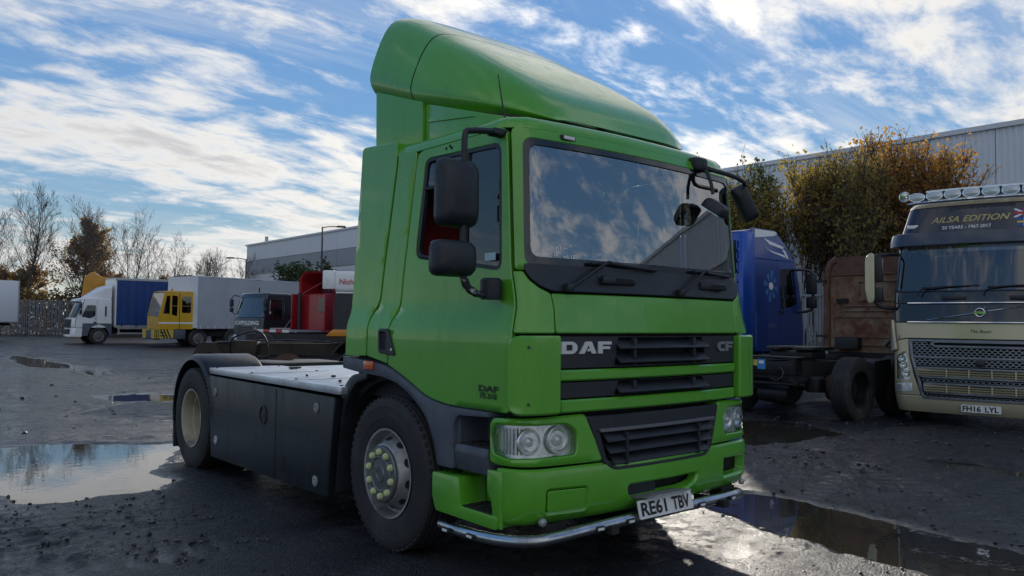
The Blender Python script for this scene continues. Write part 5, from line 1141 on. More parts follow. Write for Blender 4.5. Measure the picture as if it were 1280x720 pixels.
# yellow shunter
yel = mat('yellow_paint', (.62,.36,.012), .4, coat=.3, var=(2,.1), dirt=((.25,.16,.05), 2, .62, .9, .6))
Yt = empty('terminal_tractor', (8.55, 41.9, 0), rzof(-1,0)); Yt.scale = (.94,.94,.94); tag(Yt, 'yellow terminal tractor with black and yellow hazard striped step', 'truck')
m = MB(); side = [(.25,1.02),(.25,1.75),(.52,3.05),(.60,3.16),(2.18,3.16),(2.20,1.02)]
for g in (-1, 1):
    o = MB().prism(fillet(side, .05, 3), lambda a, b, d: Vector((g*(1.1-d), a, b)), .06, [fillet([(.95,1.85),(1.25,1.75),(1.27,2.92),(.95,2.95)], .06, 3), fillet([(1.5,1.95),(2.02,1.95),(2.02,2.9),(1.5,2.9)], .08, 3), fillet([(.48,1.9),(.85,1.9),(.85,2.92),(.66,2.92)], .04, 3)]).build('cab_side', yel, Yt)
    MB().prism(fillet(inset(side, .08), .05, 3), lambda a, b, d: Vector((g*(1.075-d), a, b)), .005, ).build('side_window', dark_glass, o)
    MB().bb(g*1.102,g*1.11, .25,2.2, 1.32,1.42).build('white_stripe', white_ink, o)
    MB().bb(g*1.102,g*1.112, 1.36,1.39, 1.05,3.1).build('door_seam', ink, o); MB().tube([(g*1.13,.9,2.35),(g*1.13,2.1,2.35)], .012, 5).build('grab_rail', yel, o)
    st = MB(); st.bb(g*.55,g*1.14, .02,1.05, .50,1.01); st = st.build('step_box', mat('hazard_yellow', (.60,.45,.06), .5), Yt)
    for k in range(6): MB().prism([(.02+k*.17,.50),(.10+k*.17,.50),(.10+k*.17-.22*(1 if k > 2 else 0)+0,1.01),(.02+k*.17-.22*(1 if k > 2 else 0),1.01)] if k > 2 else [(.03+k*.09,.52),(.07+k*.09,.52),(.07+k*.09,.99),(.03+k*.09,.99)], lambda a, b, d: Vector((g*(1.142+d), a, b)), .006).build('hazard_stripe', ink, st)
    for z in (.62,.80): MB().bb(g*1.13,g*1.16, .30,.62, z,z+.05).build('step_tread', black_pl, st)
    MB().bb(g*.6,g*1.08, 1.06,1.75, .45,1.0).build('tank', grey_pl, Yt, bevel=.03)
MB().bb(-1.04,1.04, .25,.30, 1.02,1.75).build('front_panel', yel, Yt); MB().bb(-1.05,1.05, .55,2.2, 3.13,3.20).build('roof', yel, Yt, bevel=.02)
m = MB(); m.add([(-1.02,.28,1.76),(1.02,.28,1.76),(1.02,.55,3.10),(-1.02,.55,3.10)], [(0,1,2,3)]); m.build('windscreen', dark_glass, Yt)
MB().bb(-1.04,1.04, 2.15,2.2, 1.02,3.1).build('cab_back_wall', yel, Yt); MB().bb(-1.0,1.0, .3,2.15, 1.0,1.05).build('cab_floor', interior, Yt)
MB().box((0,1.5,1.6), (.5,.5,.9)).build('seat', interior, Yt, bevel=.05)
MB().lathe([(.06,0),(.06,.1),(.04,.14),(.001,.15)], 12, lambda p: Vector((.5+p.x, 1.1+p.y, 3.2+p.z))).build('beacon', amber, Yt)
for g in (-1, 1): MB().tube([(g*.95,2.12,3.18),(g*.95,2.12,3.42)], .05, 8).build('work_lamp', plate_w, Yt)
MB().bb(-1.0,1.0, .05,.4, .42,.95).build('bumper', grey_pl, Yt, bevel=.03); rails(Yt, .3, 5.2, .6, .9); simple_wheels(Yt, [(-1.0,2.45,'steer'),(1.0,2.45,'steer'),(-1.0,4.5,'drive'),(1.0,4.5,'drive')], rad=.52)

# grey tilt trailer
Tt = empty('tilt_trailer', (10.28, 41.75, 0), rzof(-.95,-.31)); tag(Tt, 'grey canvas covered trailer standing behind the yellow terminal tractor', 'trailer')
canv = mat('grey_canvas', (.46,.48,.52), .6, var=(.9,.08), bump=(1.6,.5,.06)); canv_lit = mat('lit_canvas', (.66,.70,.78), .6, var=(.9,.05), bump=(2,.4,.03))  # second canvas is paler: light on the front face painted into its colour
m = MB(); n = 40
for g in (-1, 1): MB().loft([[Vector((g*(1.26+.02*math.sin(k*1.3)*math.sin(z*2)), 12.5*k/n, z)) for k in range(n+1)] for z in (1.03,1.4,2.0,2.7,3.4,3.86)], closed=False, caps=False).build('canvas_side', canv, Tt)
MB().bb(-1.25,1.25, -.02,0, 1.03,3.86).build('canvas_front', canv_lit, Tt); MB().bb(-1.25,1.25, 12.5,12.54, 1.03,3.86).build('canvas_rear', canv, Tt)
m = MB(); m.loft([[Vector((-1.27,y,3.84)),Vector((-.6,y,3.92)),Vector((.6,y,3.92)),Vector((1.27,y,3.84))] for y in (-.03,4,8,12.55)], closed=False, caps=False); m.build('canvas_roof', canv, Tt)
for g in (-1, 1):
    MB().tube([(g*1.27,-.02,1.03),(g*1.27,-.02,3.86)], .03, 6).build('corner_post', canv_lit, Tt); MB().bb(g*1.2,g*1.28, 0,12.5, .98,1.05).build('side_rail', grey_alu, Tt)
    for k in range(26): MB().bb(g*1.265,g*1.285, .2+k*.47,.26+k*.47, 1.0,1.12).build('tie_strap', plate_w, Tt)
    MB().bb(g*1.1,g*1.15, 2.2,2.35, .15,.95).build('landing_leg', grey_alu, Tt); MB().bb(g*1.15,g*1.2, 3.0,4.4, .45,.52).build('side_guard', grey_alu, Tt); MB().bb(g*1.15,g*1.2, 3.0,4.4, .78,.85).build('side_guard', grey_alu, Tt); MB().bb(g*1.15,g*1.2, 3.0,3.1, .45,.85).build('guard_post', grey_alu, Tt)
rails(Tt, .3, 12.3, .75, .98, .5); simple_wheels(Tt, [(s_*1.08, y, 'drive') for s_ in (-1,1) for y in (8.6,9.9,11.2)])

# dark scaffolding lorry
dk = mat('anthracite_paint', (.018,.024,.034), .3, coat=.5, var=(1.2,.12))
Fd = empty('flatbed_lorry', (10.27, 32.72, 0), rzof(-.975,-.22)); tag(Fd, 'dark anthracite lorry with white scaffolding lettering under its windscreen', 'truck')
FS = Cab(smooth((.5,1.14),(1.8,1.14),(2.75,1.04)), smooth((.3,-.05),(1.5,-.02),(1.75,.05),(2.65,.26)), .2, 1.75, .08, 1.14)
gcab(Fd, FS, dk, .85, 1.62, 2.55, 2.68, [('s',.42,1.58),('s',.78,1.45),('s',1.18,1.55),('s',1.18,2.45),('s',.52,2.45)], 1.28, 1.75, step=.2, ww=.4, gl=glass('pale_dark_glass', (.30,.34,.36), 2.4, 0, .05))
roof_cap(FS, Fd, 2.68, 1.72, dk, .10)
T_ = lambda x0, z0: (lambda a, b, d: FS.P(FS.uv(('f',abs(x0+a),z0+b), -1 if x0+a < 0 else 1)[0], z0+b, .006))
lettering('front_lettering', 'SCAFFOLDING', T_(0, 1.36), .25, white_ink, Fd, bold=.03, xs=1.12)
lettering('front_lettering', 'LF', T_(.72, 1.12), .10, silver, Fd, bold=.03, xs=1.3)
for k in range(3): skin('grille_slat', FS, [('f',-.5,.92+k*.10),('f',.5,.92+k*.10),('f',.5,.985+k*.10),('f',-.5,.985+k*.10)], black_pl, Fd, off=.01, thick=.02, step=.4)
skin('bumper', FS, [(-FS.a-FS.C,.32),(FS.a+FS.C,.32),(FS.a+FS.C,.84),(-FS.a-FS.C,.84)], dk, Fd, raw=True, r=.08, off=.03, thick=.08, step=.3)
skin('bumper_trim', FS, [('f',-.55,.36),('f',.55,.36),('f',.6,.5),('f',-.6,.5)], mat('brown_grey', (.16,.15,.12), .5), Fd, off=.045, thick=.03, step=.4)
skin('lower_grille', FS, [('f',-.55,.55),('f',.55,.55),('f',.6,.8),('f',-.6,.8)], grey_pl, Fd, off=.045, thick=.02, step=.4)
for g in (-1, 1):
    skin('headlamp', FS, [('f',.62,.58),('c',50,.58),('c',50,.78),('f',.66,.80)], reflector, Fd, g, off=.045, thick=.03, r=.05, step=.2)
    ar = MB().tube([(g*.98,.3,2.62),(g*1.2,.12,2.66),(g*1.32,.08,2.5),(g*1.32,.08,1.9),(g*1.18,.2,1.75)], .025, 6).build('mirror_arm', black_pl, Fd)
    MB().box((g*1.32,.10,2.30), (.2,.12,.36)).build('mirror_head', black_pl, ar, bevel=.03); MB().box((g*1.32,.10,1.98), (.2,.12,.2)).build('mirror_head', black_pl, ar, bevel=.03)
    for k in range(9): a = random.Random(k); y, z = 1.20+.05*k, 1.02+.06*k; MB().box((g*1.155, y, z), (.004, .20-.01*k, .03), Matrix.Rotation(R(50), 3, 'X')).build('door_graphic', white_ink, Fd)
    MB().bb(g*1.145,g*1.155, .5,1.7, 1.10,1.15).build('door_stripe', white_ink, Fd)
MB().tube([(-.3,.9,2.75),(-.3,.9,3.05)], .03, 6).build('beacon_post', ink, Fd)
MB().bb(-1.1,1.1, .2,1.7, .5,.86).build('engine_bay', void, Fd); rails(Fd, .4, 6.5, .6, .85)
MB().bb(-1.2,1.2, 2.0,6.6, .98,1.10).build('flatbed_deck', darkmetal, Fd); MB().bb(-1.2,1.2, 1.92,1.99, 1.0,2.5).build('headboard', darkmetal, Fd)
simple_wheels(Fd, [(-1.0,1.2,'steer'),(1.0,1.2,'steer'),(-1.0,4.7,'drive'),(1.0,4.7,'drive')], rad=.45)

# red tractor seen from behind
redp = mat('red_paint', (.30,.010,.018), .35, coat=.4, var=(1.5,.12))
Rd = empty('tractor_unit', (14.05, 29.55, 0), rzof(.98,.2)); tag(Rd, 'red tractor unit with hollow raised roof fairing, facing away', 'truck')
RS = Cab(smooth((.8,1.2),(2.8,1.18)), smooth((.3,-.05),(1.6,0),(2.6,.25),(2.8,.3)), .2, 2.1, .08, 1.2)
gcab(Rd, RS, redp, 1.0, 1.75, 2.5, 2.68, [('s',.5,1.75),('s',1.15,1.75),('s',1.15,2.45),('s',.6,2.45)], 1.3, 2.1, step=.3)
roof_cap(RS, Rd, 2.68, 2.05, redp, .06)
ring_o = lambda y, w_, h_: [Vector((x, y, z)) for x, z in ((-w_,2.70),(-w_,2.70+h_*.7),(-w_*.72,2.70+h_),(w_*.72,2.70+h_),(w_,2.70+h_*.7),(w_,2.70))]
m = MB(); m.loft([ring_o(.5,.8,.12), ring_o(1.2,1.05,.62), ring_o(2.15,1.17,1.0)], closed=False, caps=False); m.loft([ring_o(2.15,1.17,1.0), ring_o(2.10,1.08,.92), ring_o(1.2,.95,.55)], closed=False, caps=False); m.build('roof_fairing', redp, Rd)
for g in (-1, 1):
    MB().tube([(g*.95,2.1,2.72),(0,1.6,3.3)], .03, 6).build('fairing_brace', redp, Rd); MB().bb(g*1.12,g*1.2, 2.12,2.55, 1.1,2.7).build('side_fairing', redp, Rd, bevel=.03)
    MB().prism(fillet([(1.45,1.75),(1.95,1.75),(1.95,2.45),(1.45,2.45)], .05), lambda a, b, d: Vector((g*(1.205+d), a, b)), .01, [inset(fillet([(1.45,1.75),(1.95,1.75),(1.95,2.45),(1.45,2.45)], .05), .03)]).build('panel_outline', redp, Rd)
MB().bb(-.7,-.2, 2.11,2.13, 1.9,2.5).build('rear_window', gloss_black, Rd); MB().tube([(.9,2.3,1.0),(.9,2.3,2.75)], .08, 10).build('exhaust_stack', black_pl, Rd)
rails(Rd, .6, 4.3); simple_wheels(Rd, [(-1.04,1.4,'steer'),(1.04,1.4,'steer'),(-1.06,3.6,'drive'),(1.06,3.6,'drive')])
MB().bb(-1.2,1.2, 2.7,4.3, 1.02,1.10).build('catwalk', grey_alu, Rd)
for k in range(5): MB().bb(-1.1+k*.44,-.67+k*.44, 4.3,4.32, 1.0,1.12).build('reflector_board', redlens if k % 2 else plate_w, Rd)

# white tractor with open dark cab frame beside it
Nw = empty('tractor_unit', (13.1, 24.5, 0), rzof(.763,-.646)); tag(Nw, 'white tractor unit with red lettering on its roof side, partly hidden by the green cab', 'truck')
NS = Cab(smooth((.8,1.2),(3.3,1.16)), smooth((.3,-.05),(1.6,0),(2.6,.2),(3.4,.5)), .2, 2.1, .08, 1.2)
gcab(Nw, NS, wht, 1.0, 1.75, 2.5, 2.66, [('s',.5,1.75),('s',1.15,1.75),('s',1.15,2.45),('s',.6,2.45)], 1.3, 2.1, step=.3)
m = MB(); m.loft([[Vector((x, y, z)) for x, z in fillet([(-w_,2.66),(-w_,3.48),(w_,3.48),(w_,2.66)], .15, 3)] for y, w_ in ((.7,1.0),(1.2,1.14),(2.1,1.18))]); m.build('roof', wht, Nw)
for g in (-1, 1):
    lettering('roof_lettering', 'Nicholls', lambda a, b, d: Vector((g*1.19, 1.45+g*a, 3.05+b)), .30, mat('red_ink', (.5,.02,.02), .5), Nw, bold=.01)
    MB().bb(g*1.06,g*1.24, 2.1,2.6, 2.75,3.5).build('roof_fairing', wht, Nw, bevel=.06)
    MB().bb(g*1.2,g*1.24, 1.35,2.1, 1.0,2.6).build('dark_frame', black_pl, Nw)
    for z in (2.66,3.0,3.3): MB().tube([(g*1.2,2.6,z),(g*1.2,2.15,z)], .03, 6).build('fairing_bracket', black_pl, Nw)
rails(Nw, .6, 5.8); simple_wheels(Nw, [(-1.04,1.4,'steer'),(1.04,1.4,'steer'),(-1.06,4.9,'drive'),(1.06,4.9,'drive')])

# scrap chassis with orange bed edge just behind the catwalk
org = mat('orange_paint', (.62,.24,.02), .45, coat=.2, var=(3,.15), dirt=((.5,.45,.38), 3, .58, .8, .6)); muddy = mat('muddy_steel', (.035,.028,.022), .7, .2, var=(3,.4), dirt=((.09,.06,.04), 2.5, .5, .8, .9), bump=(12,.5,.02))
Sc = empty('plant_trailer', (4.3, 12.0, 0), R(-38)); tag(Sc, 'dark muddy plant trailer with an orange bed edge and exposed brake drum', 'trailer')
MB().bb(-.2,3.2, -1.2,1.2, 1.12,1.22).build('bed', muddy, Sc); MB().prism(fillet([(-.25,1.22),(3.2,1.22),(3.2,1.35),(-.12,1.35)], .02), lambda a, b, d: Vector((a, -1.22+d, b)), .06).build('bed_edge', org, Sc, bevel=.01)
for y in (-.5,.5): MB().bb(-3.0,3.2, y-.06,y+.06, .80,1.05).build('frame_rail', muddy, Sc)
for x in (-2.8,-1.6,-.4,1.0,2.6): MB().bb(x-.06,x+.06, -.5,.5, .84,1.0).build('cross_member', muddy, Sc)
m = MB(); m.lathe([(.66,-.28),(.69,-.28),(.69,.28),(.66,.28)], 18, lambda p: Vector((.45+p.x, -.85+p.z, .52+p.y)), closed=True, a0=R(10), a1=R(150)); m.build('mudguard', black_pl, Sc)
for x in (-1.1, .45, 1.9):
    MB().lathe([(.001,-.15),(.20,-.15),(.33,-.10),(.33,.08),(.22,.12),(.001,.12)], 20, lambda p: Vector((x+p.x, -.72+p.z, .52+p.y))).build('brake_drum', mat('rusted_drum', (.085,.045,.03), .8), Sc)
    MB().tube([(x,-.7,.5),(x,.7,.5)], .07, 8).build('axle', muddy, Sc)
for x in (.45, 1.9): MB().lathe([(.30,-.13),(.46,-.14),(.5,-.09),(.5,.09),(.46,.14),(.30,.13)], 28, lambda p: Vector((x+p.x, -.98+p.z, .50+p.y)), closed=True).build('tyre', rubber, Sc)
MB().tube([(-1.9,-.75,.1),(-1.9,-.75,.85)], .06, 8).build('landing_leg', muddy, Sc); MB().box((-2.0,-.6,.95), (.5,.35,.3)).build('valve_box', muddy, Sc, bevel=.04)
bar('air_hose', [(-2.3,-.7,.85),(-2.2,-.85,1.15),(-1.7,-.9,1.30),(-1.5,-.85,1.05),(-1.45,-.85,.55)], .02, black_pl, Sc); bar('air_hose', [(-2.6,-.6,1.05),(-1.2,-.7,1.12),(-.2,-.8,1.08)], .018, black_pl, Sc)
MB().prism([(-.5,.0),(.5,.0),(.1,.45),(-.25,.45)], lambda a, b, d: Vector((-2.7+a, -.7+d, .55+b)), .05, [fillet([(-.12,.14),(.05,.14),(.05,.3),(-.12,.3)], .05)]).build('gusset_plate', muddy, Sc)

# white box trailer at the far left
Bt = empty('box_trailer', (4.35, 57.6, 0), rzof(.97,.25)); tag(Bt, 'plain white box trailer standing on its legs by the palisade fence', 'trailer')
MB().bb(-1.25,1.25, 0,12, 1.22,3.85).build('box_body', wht, Bt, bevel=.02)
for g in (-1, 1):
    MB().bb(g*.9,g*1.0, 1.2,1.3, .0,1.22).build('landing_leg', darkmetal, Bt); MB().bb(g*1.2,g*1.262, 0,12, 1.16,1.24).build('side_rail', grey_alu, Bt); MB().bb(g*1.22,g*1.265, -.012,.06, 1.2,3.87).build('corner_post', grey_alu, Bt)
MB().bb(-.95,.95, 1.2,1.3, .5,.56).build('leg_brace', darkmetal, Bt); rails(Bt, .2, 11.8, .95, 1.16, .5); simple_wheels(Bt, [(s_*1.08, y, 'drive') for s_ in (-1,1) for y in (8.6,9.9,11.0)])

# excavator behind the fence
Ex = empty('excavator', (12.75, 69.3, 0), R(-38)); Ex.scale = (.88,.88,.88); tag(Ex, 'orange excavator with folded arm standing beside the palisade fence behind the white truck', 'excavator')
eo = mat('digger_orange', (.55,.26,.03), .45, var=(1.5,.15), dirt=((.2,.12,.05), 2, .6, .9, .7))
MB().prism(fillet([(-2.2,3.0),(-1.9,5.6),(-1.2,6.1),(-.6,5.7),(1.4,5.2),(3.4,5.1),(3.4,4.4),(1.4,4.4),(-.4,4.7),(-1.0,4.3),(-1.5,2.9)], .15, 3), lambda a, b, d: Vector((a, d-.3, b)), .6).build('boom', eo, Ex, bevel=.03)
MB().prism(fillet([(-2.4,3.2),(-1.2,2.6),(-1.5,1.2),(-2.2,.3),(-2.9,1.0)], .15, 3), lambda a, b, d: Vector((a, d-.45, b)), .9).build('bucket', eo, Ex, bevel=.03)
MB().bb(1.2,4.4, -1.3,1.3, 1.2,3.3).build('upper_body', eo, Ex, bevel=.12); MB().bb(1.4,2.9, -1.35,-.2, 2.6,4.4).build('cab', gloss_black, Ex, bevel=.08); MB().tube([(-.4,0,5.2),(1.6,0,4.9)], .10, 10).build('ram', chrome, Ex)
for g in (-1, 1): MB().prism(fillet([(.4,.0),(4.6,.0),(5.0,.5),(4.6,1.0),(.4,1.0),(0,.5)], .3, 4), lambda a, b, d: Vector((a, g*1.1+d-.3, b)), .6).build('track', rubber, Ex)

# ------------------------------------------------------------------ buildings
clad_l = mat('light_cladding', (.70,.72,.75), .5, .1, var=(.12,.05)); clad_d = mat('grey_cladding', (.32,.34,.37), .5, .1, var=(.12,.05)); trimw = mat('trim_white', (.70,.71,.73), .45)
def corrugated(y0, y1, z0, z1, x, pitch, depth, m, parent, name='cladding_panel', panels=1):
    L_ = (y1-y0)/panels
    for p in range(panels):
        a = y0+p*L_; b = a+L_-.03; n = max(2, int((b-a)/pitch)); pts = []
        for k in range(n):
            t = a+(b-a)*k/n; q = (b-a)/n
            pts += [(x, t), (x, t+q*.35), (x-depth, t+q*.45), (x-depth, t+q*.9)]
        pts.append((x, b)); mb = MB(); mb.loft([[Vector((c, d, z)) for c, d in pts] for z in (z0, z1)], closed=False, caps=False); mb.build(name, m, parent, ang=20)
A = empty('warehouse', (0,0,0)); tag(A, 'long grey corrugated warehouse rising behind the autumn trees', 'building')
MB().bb(44.1,90, -40,95, 0,12.45).build('wall_core', clad_d, A)
corrugated(-40, 95, 9.0, 12.5, 44.0, .30, .05, clad_l, A, panels=18); corrugated(-40, 95, .0, 8.9, 44.02, 1.5, .02, clad_d, A, panels=18)
MB().bb(43.86,44.0, -40,95, 8.88,9.02).build('cladding_trim', trimw, A); MB().bb(43.8,44.3, -40.1,95.1, 12.45,12.72).build('parapet', trimw, A); MB().bb(44.2,90, -40,95, 12.46,12.55).build('roof', clad_d, A)
Bq = empty('warehouse', (0,0,0)); tag(Bq, 'pale grey warehouse with a darker band, beyond the canvas trailer', 'building')
MB().bb(25.3,70, 30,70.55, 0,8.4).build('wall_core', clad_l, Bq)
for k in range(9): y0 = 30+k*4.5; MB().bb(25.2,25.3, y0,y0+4.47, 7.05,8.5).build('cladding_panel', clad_l, Bq); MB().bb(25.2,25.3, y0,y0+4.47, 5.72,7.0).build('cladding_panel', clad_d, Bq); MB().bb(25.2,25.3, y0,y0+4.47, 0,5.68).build('cladding_panel', trimw, Bq)
MB().bb(25.1,25.5, 29.9,70.65, 8.48,8.62).build('parapet', trimw, Bq); MB().tube([(26.5,69.0,8.5),(26.5,69.0,9.4)], .16, 10).build('flue', grey_alu, Bq); MB().box((25.1,66.5,6.2), (.25,.5,.3)).build('flood_lamp', grey_alu, Bq)
# lamp posts
def lamp(x, y, h, rz, label):
    e = empty('lamp_post', (x, y, 0), rz); tag(e, label, 'lamp post'); pm = mat('galvanised_dark', (.06,.062,.066), .5, .4)
    MB().tube([(0,0,0),(0,0,1.2),(0,0,h)], .08, 8, rs=[.11,.085,.05]).build('post', pm, e); MB().tube([(0,0,h-.05),(-.4,0,h+.03),(-1.0,0,h+.08)], .035, 6).build('arm', pm, e); MB().box((-1.3,0,h+.08), (.7,.24,.12), taper=.8).build('lantern', pm, e, bevel=.02)
lamp(21.8, 62.0, 6.6, R(-35), 'slim lamp post with one arm in front of the pale warehouse'); lamp(21.2, 47.0, 8.0, R(160), 'tall lamp post standing beside the green cab edge')
# palisade fences
galv = mat('galvanised_steel', (.22,.235,.26), .5, .4, var=(2,.2), dirt=((.07,.06,.05), 1.5, .55, .85, .8))
def palisade(p0, p1, h, label, pitch=.14):
    p0 = Vector((*p0, 0)); p1 = Vector((*p1, 0)); d = p1-p0; L_ = d.length; e = empty('palisade_fence', p0, math.atan2(d.y, d.x)); tag(e, label, 'fence')
    mb = MB(); w = .045
    mb.loft([[Vector((a, b, z)) for a, b in ((-w,.012),(-w*.5,-.014),(0,.0),(w*.5,-.014),(w,.012))] for z in (.06, h-.12)], closed=False, caps=False)
    mb.add([(-w,.012,h-.12),(-w*.5,-.014,h-.12),(0,0,h-.12),(w*.5,-.014,h-.12),(w,.012,h-.12),(-w*.9,.0,h),(0,0,h-.06),(w*.9,0,h)], [(0,1,5),(1,2,6,5),(2,3,7,6),(3,4,7)])
    me = mb.mesh('pale', galv); n = min(300, int(L_/pitch))
    for k in range(n): o = link('pale', me, e); o.location = ((k+.5)*pitch, 0, 0); o.rotation_euler = (0, random.Random(k).uniform(-.012,.012), 0)
    for z in (.45, h-.5): MB().bb(0, L_, .03, .09, z-.03, z+.03).build('rail', galv, e)
    k = 0.0
    while k <= L_: MB().bb(k-.05, k+.05, .09, .19, 0, h-.15).build('post', galv, e); k += 2.75
palisade((2.5,76.5), (28.0,66.2), 3.0, 'galvanised palisade fence behind the white truck and under bare trees')
palisade((22.0,-6.0), (22.0,30.0), 3.1, 'galvanised palisade fence behind the blue and rusty tractors')

# ------------------------------------------------------------------ trees
barks = [mat('bark_grey', (.085,.075,.068), .9, var=(6,.3)), mat('bark_brown', (.060,.048,.038), .9, var=(6,.3))]
def leafmat(name, c, c2):
    m = mat(name, c, .7, dirt=(c2, .7, .42, .6)); b = m.node_tree.nodes['Principled BSDF']
    nt = m.node_tree; t = nt.nodes.new('ShaderNodeBsdfTranslucent'); mx = nt.nodes.new('ShaderNodeMixShader'); mx.inputs[0].default_value = .6; t.inputs[0].default_value = (min(1, c[0]*2.3), min(1, c[1]*2.2), c[2]*1.5, 1)
    out = nt.nodes['Material Output']; nt.links.new(b.outputs[0], mx.inputs[1]); nt.links.new(t.outputs[0], mx.inputs[2]); nt.links.new(mx.outputs[0], out.inputs[0]); return m
def tree(name, label, x, y, H, seed, spread=.5, leaves=0, lmat=None, leaf=.16, bark=0, trunks=1, group=None, up_=.55, lv=4, twig=1.0, cone=0, thick=.011, fork=.22, clear=.20):
    rng = random.Random(seed); e = empty(name, (x, y, 0), rng.uniform(0, 6)); tag(e, label, 'tree', group); big = MB(); small = MB(); tips = []
    def grow(p, d, L_, r, level):
        n = 6 if level == 0 else (4 if level < 3 else 3); pts = [p.copy()]; rs = [r]; q = p.copy(); dd = d.copy(); j = .035 if level == 0 else .085
        for k in range(n):
            dd = (dd+Vector((rng.gauss(0,j), rng.gauss(0,j), rng.gauss(0,j*.6)+(.10*up_ if level else 0)))).normalized(); q = q+dd*L_/n; pts.append(q.copy()); rs.append(max(.007, r*(1-(k+1)/n*.8)))
        (big if level < 2 else small).tube(pts, r, 6 if level == 0 else (5 if level == 1 else 3), caps=False, rs=rs)
        if level >= lv: tips.extend(pts[1:]); return
        if level >= lv-1: tips.extend(pts[1:])
        m = {0: rng.randint(13, 17), 1: rng.randint(6, 9), 2: rng.randint(4, 6), 3: rng.randint(3, 4)}.get(level, 3); m = max(2, int(m*twig))
        for k in range(m):
            t = (clear+(.98-clear)*(k+rng.random()*.8)/m) if level == 0 else (.25+.75*(k+rng.random())/m); i = min(n-1, int(t*n)); f = t*n-i; b = pts[i].lerp(pts[i+1], f); ax = (pts[i+1]-pts[i]).normalized()
            az = rng.uniform(0, 2*PI) if level else k*2.4+rng.uniform(-.5,.5); side_ = ax.orthogonal().normalized(); side_.rotate(Matrix.Rotation(az, 3, ax))
            an = rng.uniform(.45,.8)*(.75+spread*.7); nd = (ax*math.cos(an)+side_*math.sin(an)+Vector((0,0,up_*.30))).normalized()
            k2 = {0: rng.uniform(.30,.46)*((1.25-1.05*t) if cone else (1.15-.60*t)), 1: rng.uniform(.36,.56), 2: rng.uniform(.42,.62), 3: rng.uniform(.45,.7)}.get(level, .5)
            grow(b, nd, L_*k2, max(.008, r*(1-.7*t)*rng.uniform(.40,.55)), level+1)
    for t in range(trunks):
        a = t*2.2+rng.random(); b0 = Vector((.35*math.cos(a), .35*math.sin(a), 0))*(trunks > 1); d0 = Vector((math.cos(a)*fork*(trunks > 1), math.sin(a)*fork*(trunks > 1), 1)).normalized()
        grow(b0, d0, H*rng.uniform(.86,.98), H*thick/(trunks**.4)+.02, 0)
    big.build('trunk', barks[bark], e, ang=60); small.build('twigs' if not leaves else 'branches', barks[bark], e, ang=60)
    if leaves and tips:
        P = np.array([t[:] for t in tips]); nr = np.random.default_rng(seed); c = P[nr.integers(0, len(P), leaves)]+nr.normal(0, 1, (leaves, 3))*np.array([.13,.13,.12])
        a = nr.normal(0, 1, (leaves, 3)); a /= np.linalg.norm(a, axis=1, keepdims=True); b = np.cross(a, nr.normal(0, 1, (leaves, 3))); b /= np.linalg.norm(b, axis=1, keepdims=True); w = np.cross(a, b)
        s_ = leaf*nr.uniform(.6, 1.3, (leaves, 1)); V_ = np.stack([c-b*s_*.5, c+w*s_*.34, c+b*s_*.5, c-w*s_*.34], 1).reshape(-1, 3)
        me = bpy.data.meshes.new('crown'); me.from_pydata(V_.tolist(), [], np.arange(leaves*4).reshape(-1, 4).tolist()); me.materials.append(lmat); link('crown', me, e)
    return e
lo = leafmat('leaf_olive', (.21,.17,.065), (.26,.18,.07)); lor = leafmat('leaf_orange', (.33,.18,.055), (.25,.15,.05)); lg_ = leafmat('leaf_dark', (.045,.07,.03), (.08,.09,.04)); lbr = leafmat('leaf_brown', (.23,.165,.11), (.19,.13,.085)); lye = leafmat('leaf_yellow', (.26,.20,.05), (.18,.14,.05))
GR = 'autumn trees between the palisade fence and the corrugated warehouse'
AT = [(25.2,19.6,7.0,lo,'thin olive leaved tree above the blue tractor cab roof'),(25.0,17.4,6.9,lo,'taller olive leaved tree right beside the green tractor mirror'),(26.4,15.8,7.4,lg_,'slender tree with dark green top among olive neighbours'),
 (26.0,14.2,7.2,lo,'olive leaved tree with open crown over the gap between blue and rusty tractors'),(25.6,12.4,7.2,lye,'yellowing tree directly above the rusted cab'),(27.2,11.8,7.5,lo,'olive tree between the yellowing and the orange crowns'),
 (26.5,10.6,7.7,lor,'tallest orange brown tree behind the rusted cab'),(28.0,9.8,7.8,lor,'broad orange brown tree rising behind the gold tractor light bar'),(26.6,8.9,7.2,lor,'lower orange brown tree at the end of the row'),
 (24.8,21.8,6.8,lye,'yellowing tree behind the green cab windscreen edge'),(29.5,13.6,7.9,lbr,'brown leaved tree set back against the warehouse cladding'),(24.4,15.0,6.4,lye,'short yellowing tree over the palisade fence'),(24.6,10.8,6.6,lo,'short olive tree tight behind the rusted cab')]
for k, (x, y, H, lm, lab) in enumerate(AT): tree('autumn_tree', lab, x, y, H, 100+k, .28+.1*(k % 3), 3300, lm, .15, 1, 2+k % 2, GR, up_=.85, lv=3, twig=1.0, fork=.14, clear=.36)
GB = 'bare trees behind the fence'
BT = [(3.4,80.5,10.4,.35,1,'leafless tree above the white box trailer'),(8.4,77.9,12.0,.35,1,'tallest leafless tree with a straight trunk, left of the russet conical tree'),(11.9,75.4,10.6,.35,1,'straight leafless tree standing in front of the russet conical tree'),(15.2,73.2,10.0,.55,3,'wide many stemmed leafless tree over the white truck'),(18.0,71.4,8.0,.6,2,'spreading leafless tree over the blue curtain body'),
 (20.6,70.2,6.8,.4,3,'low rounded leafless tree above the yellow terminal tractor'),(22.6,69.2,6.6,.4,3,'low rounded leafless tree above the grey canvas trailer'),(6.0,79.0,9.8,.35,1,'slim leafless tree behind the palisade fence end')]
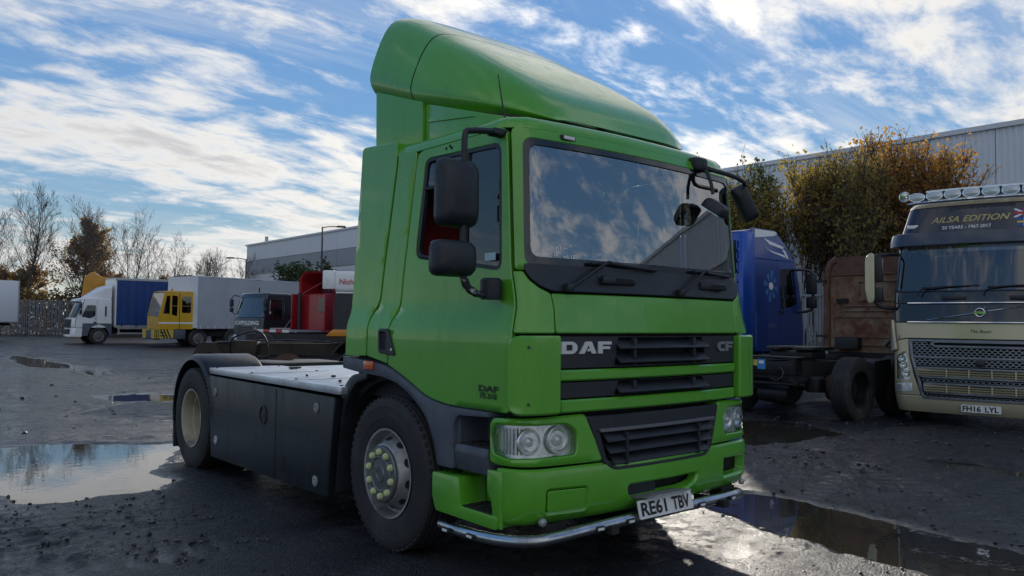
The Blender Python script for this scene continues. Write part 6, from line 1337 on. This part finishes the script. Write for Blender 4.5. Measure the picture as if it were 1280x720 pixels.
for k, (x, y, H, sp_, tr, lab) in enumerate(BT): tree('bare_tree', lab, x, y, H, 40+k, sp_, 0, None, 0, 0, tr, GB, up_=.75, lv=4, twig=1.0 if tr == 1 else .8, fork=.30 if tr == 3 else .22)
tree('brown_leaved_tree', 'conical tree holding russet brown needles behind the bare trees', 12.9, 81.0, 11.2, 70, .25, 12000, lbr, .22, 1, 1, None, up_=.35, lv=3, twig=1.3, cone=1)
for k, (x, y, H, lab) in enumerate([(9.0,84.0,6.0,'bushy brown tree left of the russet conical tree'),(4.0,86.0,6.4,'bushy brown tree behind the white box trailer'),(16.5,81.0,5.6,'bushy brown tree right of the russet conical tree'),(20.5,79.0,5.0,'low brown tree behind the blue curtain body')]):
    tree('brown_leaved_tree', lab, x, y, H, 71+k, .5, 9000, lbr, .24, 1, 2, 'brown leaved trees behind the fence', up_=.4, lv=3, twig=1.2)
for k, (x, y, H, lab) in enumerate([(22.3,53.5,5.4,'dark green bushy tree beside the pale warehouse wall'),(22.6,50.0,5.2,'dark green bush next to the tall lamp post')]): tree('evergreen_shrub', lab, x, y, H, 90+k, .6, 3200, lg_, .22, 1, 2, 'bushes by the pale warehouse', up_=.5, lv=3)
# undergrowth behind both fences
def undergrowth(name, label, p0, p1, width, hgt, n, lm, seed, leaf=.28):
    nr = np.random.default_rng(seed); t = nr.random(n); p0 = np.array(p0); p1 = np.array(p1); d = p1-p0; nrm = np.array([-d[1], d[0]])/np.hypot(*d); off = nr.random(n)*width
    xy = p0+t[:, None]*d+off[:, None]*nrm; top = hgt*(.35+.9*fbm(xy[:, 0], xy[:, 1], .35, seed, 3)); z = top*nr.random(n)**.8; c = np.column_stack([xy, z])
    a = nr.normal(0, 1, (n, 3)); a /= np.linalg.norm(a, axis=1, keepdims=True); b = np.cross(a, nr.normal(0, 1, (n, 3))); b /= np.linalg.norm(b, axis=1, keepdims=True); w = np.cross(a, b); s_ = leaf*nr.uniform(.5, 1.4, (n, 1))
    V_ = np.stack([c-b*s_*.6, c+w*s_*.3, c+b*s_*.6, c-w*s_*.3], 1).reshape(-1, 3); me = bpy.data.meshes.new(name); me.from_pydata(V_.tolist(), [], np.arange(n*4).reshape(-1, 4).tolist()); me.materials.append(lm); tag(link(name, me), label, 'undergrowth', kind='stuff')
undergrowth('undergrowth', 'tangled brown undergrowth behind the palisade fence and the white truck', (0,79.5), (32,66.5), 7, 4.6, 26000, leafmat('leaf_scrub', (.12,.085,.05), (.08,.07,.04)), 3)
undergrowth('undergrowth', 'dull olive undergrowth between the palisade fence and the corrugated warehouse', (24,-8), (24,34), -6, 1.5, 5000, leafmat('leaf_scrub_olive', (.10,.09,.045), (.14,.10,.05)), 8, .2)
